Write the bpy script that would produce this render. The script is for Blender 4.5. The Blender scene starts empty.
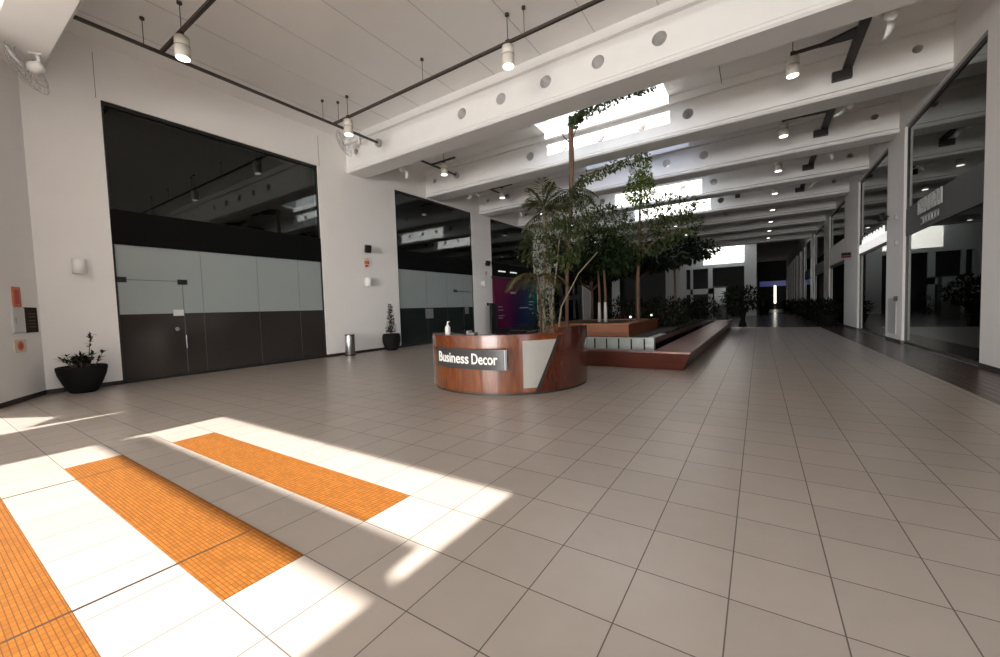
import bpy, bmesh, math, random
from mathutils import Vector, Matrix

random.seed(7)
PI = math.pi
SC = bpy.context.scene
COL = SC.collection

# ---------------------------------------------------------------- camera
F_PX, CAM_H = 395.93, 1.594
YAW, PIT, ROL = math.radians(-33.2243), math.radians(2.8263), math.radians(-1.8884)
cy, sy, cp, sp, cr, sr = math.cos(YAW), math.sin(YAW), math.cos(PIT), math.sin(PIT), math.cos(ROL), math.sin(ROL)
FW = Vector((sy*cp, cy*cp, -sp))
R0 = Vector((cy, -sy, 0))
U0 = R0.cross(FW)
RT = R0*cr + U0*sr
UP = U0*cr - R0*sr
EYE = Vector((0, 0, CAM_H))
cam_d = bpy.data.cameras.new('camera')
cam_d.sensor_width = 36
cam_d.lens = F_PX/1000*36
cam_d.clip_start, cam_d.clip_end = .05, 400
cam = bpy.data.objects.new('camera', cam_d)
COL.objects.link(cam)
cam.matrix_world = Matrix(((RT.x, UP.x, -FW.x, 0), (RT.y, UP.y, -FW.y, 0), (RT.z, UP.z, -FW.z, CAM_H), (0, 0, 0, 1)))
SC.camera = cam


# ---------------------------------------------------------------- materials
def new_mat(name):
    m = bpy.data.materials.new(name)
    m.use_nodes = True
    nt = m.node_tree
    return m, nt, nt.nodes['Principled BSDF'], nt.nodes, nt.links


def N(nt, typ, **kw):
    n = nt.nodes.new(typ)
    for k, v in kw.items():
        setattr(n, k, v)
    return n


def plain(name, col, rough=.5, metal=0, spec=.5, var=.06, scale=4, coat=0, emit=None, es=0, bump=0):
    """a surface of one colour with slight mottling"""
    m, nt, b, ns, lk = new_mat(name)
    tc = N(nt, 'ShaderNodeTexCoord')
    no = N(nt, 'ShaderNodeTexNoise')
    no.inputs['Scale'].default_value = scale
    no.inputs['Detail'].default_value = 3
    lk.new(tc.outputs['Object'], no.inputs['Vector'])
    mx = N(nt, 'ShaderNodeMix', data_type='RGBA')
    mx.inputs['A'].default_value = tuple(c*(1-var) for c in col) + (1,)
    mx.inputs['B'].default_value = tuple(min(1, c*(1+var)) for c in col) + (1,)
    lk.new(no.outputs['Fac'], mx.inputs['Factor'])
    lk.new(mx.outputs['Result'], b.inputs['Base Color'])
    b.inputs['Roughness'].default_value = rough
    b.inputs['Metallic'].default_value = metal
    b.inputs['Specular IOR Level'].default_value = spec
    b.inputs['Coat Weight'].default_value = coat
    b.inputs['Coat Roughness'].default_value = .04
    if emit:
        b.inputs['Emission Color'].default_value = emit + (1,)
        b.inputs['Emission Strength'].default_value = es
    if bump:
        bp = N(nt, 'ShaderNodeBump')
        bp.inputs['Strength'].default_value = bump
        lk.new(no.outputs['Fac'], bp.inputs['Height'])
        lk.new(bp.outputs['Normal'], b.inputs['Normal'])
    return m


def math_n(nt, op, a, b=None, c=None):
    n = N(nt, 'ShaderNodeMath', operation=op)
    for i, v in enumerate((a, b, c)):
        if v is None:
            continue
        if isinstance(v, (int, float)):
            n.inputs[i].default_value = v
        else:
            nt.links.new(v, n.inputs[i])
    return n.outputs[0]


def grid_mask(nt, vec, px, py, ox, oy, half):
    """1 on joint lines of a px by py grid with phase ox, oy"""
    s = N(nt, 'ShaderNodeSeparateXYZ')
    nt.links.new(vec, s.inputs[0])
    outs = []
    for comp, p, o in (('X', px, ox), ('Y', py, oy)):
        t = math_n(nt, 'SUBTRACT', s.outputs[comp], o)
        t = math_n(nt, 'DIVIDE', t, p)
        fr = math_n(nt, 'FRACT', math_n(nt, 'ADD', t, .5))
        d = math_n(nt, 'ABSOLUTE', math_n(nt, 'SUBTRACT', fr, .5))
        outs.append((math_n(nt, 'LESS_THAN', d, half/p), math_n(nt, 'FLOOR', t)))
    return math_n(nt, 'MAXIMUM', outs[0][0], outs[1][0]), outs[0][1], outs[1][1]


def tile_mat(name, col, joint, px, py, ox, oy, half, rough, var=.07, spec=.5, jit=.1):
    m, nt, b, ns, lk = new_mat(name)
    tc = N(nt, 'ShaderNodeTexCoord')
    mask, ix, iy = grid_mask(nt, tc.outputs['Object'], px, py, ox, oy, half)
    cx = N(nt, 'ShaderNodeCombineXYZ')
    lk.new(ix, cx.inputs[0])
    lk.new(iy, cx.inputs[1])
    wn = N(nt, 'ShaderNodeTexWhiteNoise')
    lk.new(cx.outputs[0], wn.inputs['Vector'])
    no = N(nt, 'ShaderNodeTexNoise')
    no.inputs['Scale'].default_value = 5
    no.inputs['Detail'].default_value = 6
    lk.new(tc.outputs['Object'], no.inputs['Vector'])
    v1 = math_n(nt, 'MULTIPLY_ADD', wn.outputs['Value'], jit, 1-jit/2)
    v2 = math_n(nt, 'MULTIPLY_ADD', no.outputs['Fac'], var*2, 1-var)
    vv = math_n(nt, 'MULTIPLY', v1, v2)
    sc = N(nt, 'ShaderNodeVectorMath', operation='SCALE')
    sc.inputs[0].default_value = col
    lk.new(vv, sc.inputs['Scale'])
    mx = N(nt, 'ShaderNodeMix', data_type='RGBA')
    lk.new(mask, mx.inputs['Factor'])
    lk.new(sc.outputs[0], mx.inputs['A'])
    mx.inputs['B'].default_value = joint + (1,)
    lk.new(mx.outputs['Result'], b.inputs['Base Color'])
    r = math_n(nt, 'MULTIPLY_ADD', mask, .4, rough)
    r = math_n(nt, 'MULTIPLY_ADD', no.outputs['Fac'], .02, r)
    lk.new(r, b.inputs['Roughness'])
    b.inputs['Specular IOR Level'].default_value = spec
    return m


def wood_mat(name, dark, light, rough=.35, coat=.3, sx=(1.2, 14, 14)):
    m, nt, b, ns, lk = new_mat(name)
    tc = N(nt, 'ShaderNodeTexCoord')
    mp = N(nt, 'ShaderNodeMapping')
    mp.inputs['Scale'].default_value = sx
    lk.new(tc.outputs['Object'], mp.inputs['Vector'])
    no = N(nt, 'ShaderNodeTexNoise')
    no.inputs['Scale'].default_value = 1.5
    no.inputs['Detail'].default_value = 5
    no.inputs['Distortion'].default_value = .6
    lk.new(mp.outputs['Vector'], no.inputs['Vector'])
    rp = N(nt, 'ShaderNodeValToRGB')
    rp.color_ramp.elements[0].position = .3
    rp.color_ramp.elements[0].color = dark + (1,)
    rp.color_ramp.elements[1].position = .72
    rp.color_ramp.elements[1].color = light + (1,)
    lk.new(no.outputs['Fac'], rp.inputs['Fac'])
    lk.new(rp.outputs['Color'], b.inputs['Base Color'])
    b.inputs['Roughness'].default_value = rough
    b.inputs['Coat Weight'].default_value = coat
    b.inputs['Coat Roughness'].default_value = .06
    return m


def glass_mat(name, tint, gloss=1.0, ior=1.5, rough=.005):
    m, nt, b, ns, lk = new_mat(name)
    ns.remove(b)
    out = [n for n in ns if n.type == 'OUTPUT_MATERIAL'][0]
    tr = N(nt, 'ShaderNodeBsdfTransparent')
    tr.inputs['Color'].default_value = tint + (1,)
    gl = N(nt, 'ShaderNodeBsdfGlossy')
    gl.inputs['Roughness'].default_value = rough
    gl.inputs['Color'].default_value = (.95, 1, .98, 1)
    fr = N(nt, 'ShaderNodeFresnel')
    fr.inputs['IOR'].default_value = ior
    f = math_n(nt, 'MULTIPLY', fr.outputs[0], gloss)
    f.node.use_clamp = True
    mx = N(nt, 'ShaderNodeMixShader')
    lk.new(f, mx.inputs[0])
    lk.new(tr.outputs[0], mx.inputs[1])
    lk.new(gl.outputs[0], mx.inputs[2])
    lk.new(mx.outputs[0], out.inputs['Surface'])
    return m


def leaf_mat(name, a, c):
    m, nt, b, ns, lk = new_mat(name)
    tc = N(nt, 'ShaderNodeTexCoord')
    no = N(nt, 'ShaderNodeTexNoise')
    no.inputs['Scale'].default_value = 6
    lk.new(tc.outputs['Object'], no.inputs['Vector'])
    rp = N(nt, 'ShaderNodeValToRGB')
    rp.color_ramp.elements[0].position = .35
    rp.color_ramp.elements[0].color = a + (1,)
    rp.color_ramp.elements[1].position = .68
    rp.color_ramp.elements[1].color = c + (1,)
    lk.new(no.outputs['Fac'], rp.inputs['Fac'])
    lk.new(rp.outputs['Color'], b.inputs['Base Color'])
    b.inputs['Roughness'].default_value = .6
    b.inputs['Specular IOR Level'].default_value = .12
    return m


def lamp_mat(name, col, s):
    m, nt, b, ns, lk = new_mat(name)
    b.inputs['Base Color'].default_value = (.8, .8, .8, 1)
    b.inputs['Emission Color'].default_value = col + (1,)
    b.inputs['Emission Strength'].default_value = s
    return m


def opal_mat(name, col):
    m, nt, b, ns, lk = new_mat(name)
    ns.remove(b)
    out = [n for n in ns if n.type == 'OUTPUT_MATERIAL'][0]
    t = N(nt, 'ShaderNodeBsdfTranslucent')
    t.inputs['Color'].default_value = col + (1,)
    lk.new(t.outputs[0], out.inputs['Surface'])
    return m


def poster_mat():
    """magenta to teal colour wash over navy, a print on the panel itself"""
    m, nt, b, ns, lk = new_mat('poster_print')
    tc = N(nt, 'ShaderNodeTexCoord')
    s = N(nt, 'ShaderNodeSeparateXYZ')
    lk.new(tc.outputs['Generated'], s.inputs[0])
    no = N(nt, 'ShaderNodeTexNoise')
    no.inputs['Scale'].default_value = 2.2
    lk.new(tc.outputs['Generated'], no.inputs['Vector'])
    u = math_n(nt, 'MULTIPLY_ADD', no.outputs['Fac'], .3, math_n(nt, 'SUBTRACT', s.outputs['Y'], .15))
    rp = N(nt, 'ShaderNodeValToRGB')
    e = rp.color_ramp.elements
    e[0].position, e[0].color = .05, (.10, .003, .03, 1)
    e[1].position, e[1].color = .95, (.006, .07, .075, 1)
    for p, c in ((.3, (.075, .003, .04, 1)), (.5, (.014, .005, .04, 1)), (.7, (.006, .025, .06, 1))):
        x = e.new(p)
        x.color = c
    lk.new(u, rp.inputs['Fac'])
    dk = N(nt, 'ShaderNodeMix', data_type='RGBA')
    v = math_n(nt, 'MULTIPLY', math_n(nt, 'SUBTRACT', .45, s.outputs['Z']), math_n(nt, 'MULTIPLY', s.outputs['Y'], 2.2))
    v.node.use_clamp = True
    lk.new(v, dk.inputs['Factor'])
    lk.new(rp.outputs['Color'], dk.inputs['A'])
    dk.inputs['B'].default_value = (.005, .006, .04, 1)
    lk.new(dk.outputs['Result'], b.inputs['Base Color'])
    lk.new(dk.outputs['Result'], b.inputs['Emission Color'])
    b.inputs['Emission Strength'].default_value = .05
    b.inputs['Roughness'].default_value = .25
    return m


T = .48
TX, TY = -1.0964, 1.8821
M = dict(
    wall=plain('painted_wall', (.83, .80, .765), .75, var=.03, scale=1.2),
    ceil=plain('painted_ceiling', (.86, .845, .825), .8, var=.03, scale=1.5),
    beam=plain('painted_concrete', (.80, .785, .765), .7, var=.035, scale=2.5),
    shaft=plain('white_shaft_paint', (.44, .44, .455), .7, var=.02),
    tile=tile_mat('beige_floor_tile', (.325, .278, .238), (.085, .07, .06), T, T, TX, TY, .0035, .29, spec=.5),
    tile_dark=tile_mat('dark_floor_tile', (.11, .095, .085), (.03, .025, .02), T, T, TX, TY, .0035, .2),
    plank=tile_mat('dark_plank_floor', (.060, .036, .026), (.015, .01, .008), .14, 1.1, 0, 0, .003, .26, var=.2, jit=.35, spec=.3),
    mosaic=tile_mat('orange_mosaic', (.205, .070, .010), (.09, .034, .008), .055, .024, 0, 0, .0022, .5, var=.12, jit=.35, spec=.2),
    base=plain('dark_baseboard', (.030, .020, .017), .4),
    joint=plain('grey_seam', (.22, .20, .18), .8),
    frame=plain('black_frame', (.012, .012, .012), .35),
    band=plain('black_band_panel', (.006, .006, .006), .7, spec=.06),
    band_grey=plain('charcoal_band_panel', (.05, .05, .05), .5, spec=.3),
    glass=glass_mat('dark_shop_glass', (.34, .36, .35), 1.15),
    glass_clear=glass_mat('clear_shop_glass', (.5, .53, .51), 1.1),
    frost=plain('frosted_film', (.30, .335, .325), .22, var=.05, scale=.9),
    film=plain('dark_film', (.034, .029, .026), .12, var=.12, scale=1.1),
    film_green=plain('dark_green_film', (.018, .024, .022), .12, var=.1, scale=1),
    shop=plain('dark_shop_wall', (.05, .048, .046), .8),
    shop_mid=plain('grey_shop_fitting', (.16, .155, .15), .6),
    track=plain('bronze_track_paint', (.045, .036, .030), .45),
    tray=plain('dark_tray_paint', (.028, .024, .022), .5),
    white=plain('white_enamel', (.78, .77, .74), .4, var=.02),
    cream=plain('cream_lamp_body', (.66, .62, .54), .45, var=.03),
    grey=plain('grey_plastic', (.35, .35, .35), .45),
    steel=plain('brushed_steel', (.42, .41, .40), .28, metal=1, var=.05, scale=20),
    chrome=plain('dull_chrome', (.6, .6, .6), .2, metal=1),
    black=plain('black_plastic', (.010, .010, .010), .4),
    pot=plain('black_resin_pot', (.009, .0085, .008), .75, spec=.12, var=.15, bump=.05, scale=18),
    soil=plain('dark_soil', (.03, .02, .014), .95, var=.4, scale=20),
    wood=wood_mat('polished_red_wood', (.09, .021, .006), (.225, .062, .013), .22, .8, (9, 9, 1.2)),
    wood_dark=wood_mat('dark_red_wood', (.042, .008, .004), (.085, .016, .007), .25, .7, (9, 9, 1.2)),
    wood_top=wood_mat('red_wood_top', (.10, .022, .011), (.17, .042, .02), .25, .5, (4, 4, 1)),
    bench=wood_mat('red_brown_bench_wood', (.055, .013, .008), (.105, .027, .016), .32, .35, (.6, 22, 22)),
    bench_y=wood_mat('red_brown_deck_wood', (.13, .04, .026), (.23, .085, .058), .3, .3, (22, .6, 22)),
    oak=wood_mat('orange_tier_wood', (.20, .055, .014), (.34, .11, .03), .4, .2, (.8, 16, 16)),
    sign=plain('charcoal_sign_board', (.040, .040, .042), .3),
    letter=plain('white_lettering', (.85, .84, .80), .5, var=.01),
    letter_grey=plain('pale_grey_lettering', (.46, .46, .44), .6),
    panel=plain('grey_laminate', (.34, .325, .29), .4, var=.08),
    orange=plain('orange_sign_print', (.55, .16, .07), .5, var=.15, scale=10),
    red=plain('red_sign_print', (.45, .05, .025), .5),
    pale=plain('pale_sign_border', (.68, .55, .42), .5),
    brown=plain('brown_notice_board', (.035, .022, .015), .85, var=.2, spec=.1),
    box=plain('pale_grey_cabinet', (.55, .54, .53), .4),
    paper=plain('white_paper_notice', (.62, .62, .60), .7),
    pond=plain('dark_pond_water', (.010, .014, .011), .04, spec=.8),
    stone=plain('black_polished_stone', (.014, .014, .015), .1),
    pale_stone=plain('pale_parapet_stone', (.33, .35, .33), .3, var=.25, scale=6),
    bark=plain('brown_bark', (.13, .075, .05), .85, var=.35, scale=14, bump=.3),
    bark_pale=plain('pale_bark', (.24, .19, .14), .8, var=.3, scale=12, bump=.3),
    bark_white=plain('whitewashed_bark', (.55, .53, .50), .8, var=.2, scale=12),
    leaf=leaf_mat('green_leaf', (.024, .038, .012), (.085, .105, .038)),
    leaf_b=leaf_mat('bright_green_leaf', (.06, .12, .018), (.17, .23, .045)),
    leaf_d=leaf_mat('dark_green_leaf', (.009, .018, .006), (.026, .042, .012)),
    leaf_o=leaf_mat('olive_frond', (.05, .058, .024), (.14, .14, .065)),
    leaf_br=leaf_mat('dry_olive_frond', (.08, .06, .022), (.15, .12, .045)),
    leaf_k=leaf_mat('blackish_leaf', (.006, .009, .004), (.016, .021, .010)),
    lens=lamp_mat('lamp_lens', (1, .97, .92), 3.2),
    tube=lamp_mat('tube_light', (1, .93, .78), 2.5),
    glow=lamp_mat('lit_shop_sign', (1, .98, .94), .55),
    blue=lamp_mat('dim_blue_sign', (.02, .04, .25), .25),
    poster=poster_mat(),
    opal=opal_mat('opal_diffuser', (.62, .64, .70)),
    joint_and_shade=plain('dark_seam_and_shade', (.10, .10, .095), .7),
    joint_pale=plain('faint_seam', (.50, .48, .45), .8),
    bottle=plain('clear_white_bottle', (.7, .7, .68), .3),
    facade=plain('white_facade', (.46, .44, .41), .7, var=.03),
    far_dark=plain('dark_passage_wall', (.022, .020, .022), .8),
)


# ---------------------------------------------------------------- mesh building
class MB:
    def __init__(s):
        s.v, s.f, s.m = [], [], []
        s.slot = 0

    def add(s, vs, fs):
        o = len(s.v)
        s.v += [tuple(v) for v in vs]
        s.f += [tuple(i+o for i in f) for f in fs]
        s.m += [s.slot]*len(fs)

    def box(s, x0, x1, y0, y1, z0, z1):
        s.add([(x0, y0, z0), (x1, y0, z0), (x1, y1, z0), (x0, y1, z0), (x0, y0, z1), (x1, y0, z1), (x1, y1, z1), (x0, y1, z1)],
              [(0, 3, 2, 1), (4, 5, 6, 7), (0, 1, 5, 4), (1, 2, 6, 5), (2, 3, 7, 6), (3, 0, 4, 7)])
        return s

    def tube(s, pts, rad, n=8, cap=True):
        pts = [Vector(p) for p in pts]
        if not hasattr(rad, '__len__'):
            rad = [rad]*len(pts)
        vs, fs = [], []
        prev = None
        for i, p in enumerate(pts):
            d = (pts[min(i+1, len(pts)-1)] - pts[max(i-1, 0)])
            d = d.normalized() if d.length > 1e-9 else Vector((0, 0, 1))
            if prev is None:
                a = d.orthogonal().normalized()
            else:
                a = (prev - d*prev.dot(d))
                a = a.normalized() if a.length > 1e-6 else d.orthogonal().normalized()
            prev = a
            b = d.cross(a)
            for k in range(n):
                t = 2*PI*k/n
                vs.append(p + (a*math.cos(t) + b*math.sin(t))*rad[i])
        for i in range(len(pts)-1):
            for k in range(n):
                fs.append((i*n+k, i*n+(k+1) % n, (i+1)*n+(k+1) % n, (i+1)*n+k))
        if cap:
            fs.append(tuple(range(n-1, -1, -1)))
            fs.append(tuple((len(pts)-1)*n+k for k in range(n)))
        s.add(vs, fs)
        return s

    def lathe(s, prof, n=24, c=(0, 0, 0)):
        vs, fs = [], []
        for r, z in prof:
            for k in range(n):
                t = 2*PI*k/n
                vs.append((c[0]+r*math.cos(t), c[1]+r*math.sin(t), c[2]+z))
        for i in range(len(prof)-1):
            for k in range(n):
                fs.append((i*n+k, i*n+(k+1) % n, (i+1)*n+(k+1) % n, (i+1)*n+k))
        fs.append(tuple(range(n-1, -1, -1)))
        fs.append(tuple((len(prof)-1)*n+k for k in range(n)))
        s.add(vs, fs)
        return s

    def prism(s, poly, z0, z1):
        n = len(poly)
        s.add([(x, y, z0) for x, y in poly] + [(x, y, z1) for x, y in poly],
              [tuple(range(n-1, -1, -1)), tuple(range(n, 2*n))] + [(i, (i+1) % n, n+(i+1) % n, n+i) for i in range(n)])
        return s

    def leaf(s, p, d, up, ln, w):
        d = d.normalized()
        side = d.cross(up)
        side = side.normalized() if side.length > 1e-5 else d.orthogonal().normalized()
        nn = side.cross(d)
        s.add([p, p+d*ln*.45+side*w/2+nn*w*.12, p+d*ln, p+d*ln*.45-side*w/2+nn*w*.12], [(0, 1, 2), (0, 2, 3)])

    def cloud(s, c, r, n, ln, w, up=.3, hollow=.45):
        """n leaves in an ellipsoid clump"""
        for _ in range(n):
            while True:
                q = Vector((random.uniform(-1, 1), random.uniform(-1, 1), random.uniform(-1, 1)))
                if hollow < q.length < 1:
                    break
            p = Vector((c[0]+q.x*r[0], c[1]+q.y*r[1], c[2]+q.z*r[2]))
            d = q.normalized()*.7 + Vector((random.uniform(-1, 1), random.uniform(-1, 1), random.uniform(-1, 1)+up-.6))*.8
            k = random.uniform(.65, 1.25)
            s.leaf(p, d, Vector((random.uniform(-.6, .6), random.uniform(-.6, .6), 1)), ln*k, w*k)

    def frond(s, p, az, el, ln, droop, n=16, lw=.05, ll=.35):
        """pinnate frond: arching rachis with paired leaflets"""
        p = Vector(p)
        h = Vector((math.cos(az), math.sin(az), 0))
        pts = []
        for i in range(n+1):
            t = i/n
            pts.append(p + h*ln*t*math.cos(el)*(1-.15*t*t) + Vector((0, 0, ln*(t*math.sin(el) - droop*t*t))))
        s.tube(pts, [.012*(1-.8*i/n)+.002 for i in range(n+1)], 4, False)
        for i in range(2, n+1):
            d = (pts[i]-pts[i-1]).normalized()
            side = d.cross(Vector((0, 0, 1)))
            side = side.normalized() if side.length > 1e-4 else Vector((1, 0, 0))
            k = ll*(.45+.8*math.sin(PI*min(1, i/n*.92+.05)))
            for sg in (-1, 1):
                dd = side*sg + d*.75 + Vector((0, 0, -.35+random.uniform(-.15, .1)))
                s.leaf(pts[i], dd, Vector((0, 0, 1)), k*random.uniform(.8, 1.1), lw)

    def build(s, name, mats, parent=None, smooth=False, bevel=0):
        me = bpy.data.meshes.new(name)
        me.from_pydata([tuple(v) for v in s.v], [], s.f)
        for m in (mats if isinstance(mats, (list, tuple)) else [mats]):
            me.materials.append(m)
        me.polygons.foreach_set('material_index', s.m)
        if smooth:
            me.polygons.foreach_set('use_smooth', [len(p.vertices) == 4 for p in me.polygons])
        me.update()
        o = bpy.data.objects.new(name, me)
        COL.objects.link(o)
        if parent:
            o.parent = parent
        if bevel:
            b = o.modifiers.new('bevel', 'BEVEL')
            b.width, b.segments, b.limit_method = bevel, 2, 'ANGLE'
        return o


def tag(o, label=None, cat=None, group=None, kind=None):
    for k, v in (('label', label), ('category', cat), ('group', group), ('kind', kind)):
        if v:
            o[k] = v
    return o


def thing(name, label, cat, loc=(0, 0, 0), rz=0, group=None, rot=None):
    o = bpy.data.objects.new(name, None)
    o.empty_display_size = .1
    COL.objects.link(o)
    o.location = loc
    o.rotation_euler = rot if rot else (0, 0, rz)
    return tag(o, label, cat, group)


def dup(root, loc, label=None, rz=None):
    r = root.copy()
    COL.objects.link(r)
    r.location = loc
    if rz is not None:
        r.rotation_euler = (0, 0, rz)
    if label:
        r['label'] = label
    for ch in list(root.children):
        c = ch.copy()
        COL.objects.link(c)
        c.parent = r
        for g in list(ch.children):
            d = g.copy()
            COL.objects.link(d)
            d.parent = c
    return r


def struct(name, mb, m, parent=None, **kw):
    o = mb.build(name, m, parent, **kw)
    if parent is None:
        o['kind'] = 'structure'
    return o


def holed(name, outer, holes, z0, z1, m, axes='xy', parent=None):
    """prism of a flat outline with holes; axes xz stands it up facing y"""
    cu = bpy.data.curves.new(name, 'CURVE')
    cu.dimensions = '2D'
    cu.fill_mode = 'BOTH'
    cu.extrude = abs(z1-z0)/2
    for poly in [outer] + holes:
        sp_ = cu.splines.new('POLY')
        sp_.points.add(len(poly)-1)
        for p, q in zip(sp_.points, poly):
            p.co = (q[0], q[1], 0, 1)
        sp_.use_cyclic_u = True
    t = bpy.data.objects.new('outline', cu)
    COL.objects.link(t)
    bpy.context.view_layer.update()
    me = bpy.data.meshes.new_from_object(t.evaluated_get(bpy.context.evaluated_depsgraph_get()))
    bpy.data.objects.remove(t)
    bpy.data.curves.remove(cu)
    me.name = name
    mid = (z0+z1)/2
    for v in me.vertices:
        x, y, z = v.co
        v.co = (x, y, z+mid) if axes == 'xy' else (x, z+mid, y)
    me.materials.clear()
    me.materials.append(m)
    o = bpy.data.objects.new(name, me)
    COL.objects.link(o)
    if parent:
        o.parent = parent
    else:
        o['kind'] = 'structure'
    return o


def circle(cx, cz, r, n=20):
    return [(cx+r*math.cos(2*PI*k/n), cz+r*math.sin(2*PI*k/n)) for k in range(n)]


def letters(name, body, size, m, parent, fn, bold=0.0):
    """text outline as a mesh, each vertex placed by fn(x, y, z)"""
    cu = bpy.data.curves.new(name, 'FONT')
    cu.body = body
    cu.size = size
    cu.align_x = 'CENTER'
    cu.align_y = 'CENTER'
    cu.extrude = .004
    cu.offset = bold
    cu.resolution_u = 4
    t = bpy.data.objects.new(name, cu)
    COL.objects.link(t)
    bpy.context.view_layer.update()
    me = bpy.data.meshes.new_from_object(t.evaluated_get(bpy.context.evaluated_depsgraph_get()))
    bpy.data.objects.remove(t)
    bpy.data.curves.remove(cu)
    for v in me.vertices:
        v.co = fn(*v.co)
    me.materials.clear()
    me.materials.append(m)
    o = bpy.data.objects.new(name, me)
    COL.objects.link(o)
    o.parent = parent
    return o


# ---------------------------------------------------------------- the room
XL, XR = -13.55, 3.98            # wall faces of the hall
ZC, ZB, ZS = 8.4, 7.11, 7.06     # ceiling, beam underside, storefront head
EL = math.radians(40)            # sun height above the horizon
BEAM_Y = [10.1+4.43*k for k in range(9)]
BD = .8                          # beam thickness
SKX0, SKX1 = -7.0, -2.48        # rooflight width

fl = MB().box(-18, 8, -21, 28.2, -.1, 0)
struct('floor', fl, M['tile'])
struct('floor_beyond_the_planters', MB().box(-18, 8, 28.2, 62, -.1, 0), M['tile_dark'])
struct('floor_of_the_far_passage', MB().box(-18, 8, 62, 86, -.1, 0), M['tile'])
struct('floor_border', MB().box(2.86, XR, -21, 62, 0, .004), M['plank'])
for i, (y0, y1) in enumerate(((TY, TY+T), (TY-2*T, TY-T), (TY-4*T, TY-3*T))):
    struct('floor_inlay', MB().box(TX-11*T, TX-3*T, y0, y1, 0, .003), M['mosaic'])

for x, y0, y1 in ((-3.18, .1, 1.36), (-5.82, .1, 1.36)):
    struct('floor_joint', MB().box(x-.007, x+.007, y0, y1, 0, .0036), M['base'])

# roof slab with the rooflights and unseen openings shaped to throw the sun patches
SH = ZC/math.tan(EL)
def up(poly):
    return [(x, y-SH) for x, y in poly]
opening_a = up([(-7.27, 2.82), (-7.2, 1.52), (-7.08, 1.77), (-1.93, 1.79), (-1.9, 1.5), (-1.79, 1.46), (-1.79, 2.82)])
opening_b = up([(-7.22, 1.33), (-1.8, 1.33), (-1.8, -1.9), (-7.22, -1.9)])
opening_c = up([(-9.40, 2.25), (-9.26, .9), (-9.26, .3), (-11.0, .3), (-10.98, .86), (-10.05, 1.43), (-9.47, 1.0)])
bounce_opening = up([(-10.5, -2.6), (2.6, -2.6), (2.6, -9.2), (-10.5, -9.2)])  # unseen opening added so sunlit floor behind the camera bounces light
lights = []
for k, zt in ((0, 10.65), (1, 10.65), (2, 10.25), (3, 10.25)):
    y0, y1 = BEAM_Y[k]+BD, BEAM_Y[k+1]
    lights.append((SKX0, SKX1, y0, y1, zt))
lights.append((-5.2, -1.3, 46.4, 49.9, 8.75))
holes = [[(x0, y0), (x1, y0), (x1, y1), (x0, y1)] for x0, x1, y0, y1, zt in lights]
holed('ceiling', [(-18, -21), (8, -21), (8, 86), (-18, 86)], holes+[opening_a, opening_b, opening_c, bounce_opening], ZC, ZC+.06, M['ceil'])
for x0, x1, y0, y1, zt in lights:
    s = MB()
    s.box(x0-.1, x0, y0-.1, y1+.1, ZC+.06, zt).box(x1, x1+.1, y0-.1, y1+.1, ZC+.06, zt)
    s.box(x0, x1, y0-.1, y0, ZC+.06, zt).box(x0, x1, y1, y1+.1, ZC+.06, zt)
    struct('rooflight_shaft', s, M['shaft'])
x0, x1, y0, y1, zt = lights[1]
struct('added_diffuser', MB().box(x0-.1, x1+.1, y0-.1, y1+.1, zt+.02, zt+.04), M['opal'])  # unseen diffuser added to keep direct sun off the next beam
s = MB()
for k in range(-8, 11):
    x = -4.92+1.5*k
    if XL < x < XR:
        s.box(x-.006, x+.006, 2.2, 10, ZC-.006, ZC)
struct('ceiling_joint', s, M['joint_pale'])

# concrete beams with round openings
def beam(y, bd=BD, full=True):
    hx = [circle(x, 7.74, .165) for x in (-7.78, -6.32, -4.87, -3.4, -1.93)] + [circle(x, 7.8, .10) for x in (3.36, -12.96)]
    o = holed('ceiling_beam', [(XL, ZB+.155), (XR, ZB+.155), (XR, ZC), (XL, ZC)], hx, y, y+bd, M['beam'], 'xz')
    s = MB()
    s.add([(x, yy, zz) for x in (XL, XR) for yy, zz in ((y+.0, ZB), (y+bd-.0, ZB), (y+bd+.05, ZB+.05), (y+bd+.05, ZB+.12), (y-.05, ZB+.12), (y-.05, ZB+.05))],
          [(0, 1, 2, 3, 4, 5), (11, 10, 9, 8, 7, 6)] + [(i, 6+i, 6+(i+1) % 6, (i+1) % 6) for i in range(6)])
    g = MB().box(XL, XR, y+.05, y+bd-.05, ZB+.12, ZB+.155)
    g.build('groove_shade', M['joint_and_shade'], o)  # groove filler coloured dark to give its shadow line
    if full:
        s.box(XL, SKX0, y-.13, y, ZC-.24, ZC).box(SKX1, XR, y-.13, y, ZC-.24, ZC).box(SKX0, SKX1, y-.2, y, ZC-.24, ZC)
        s.box(XL, SKX0, y+bd, y+bd+.1, ZC-.2, ZC).box(SKX1, XR, y+bd, y+bd+.1, ZC-.2, ZC)
    else:
        s.box(XL, XR, y-.13, y, ZC-.24, ZC)
    e = s.build('beam_edge', M['beam'], o)
    return o
for i, y in enumerate(BEAM_Y):
    beam(y, full=0 < i < 4 or i == 4)
beam(1.35, .72, False)

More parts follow.
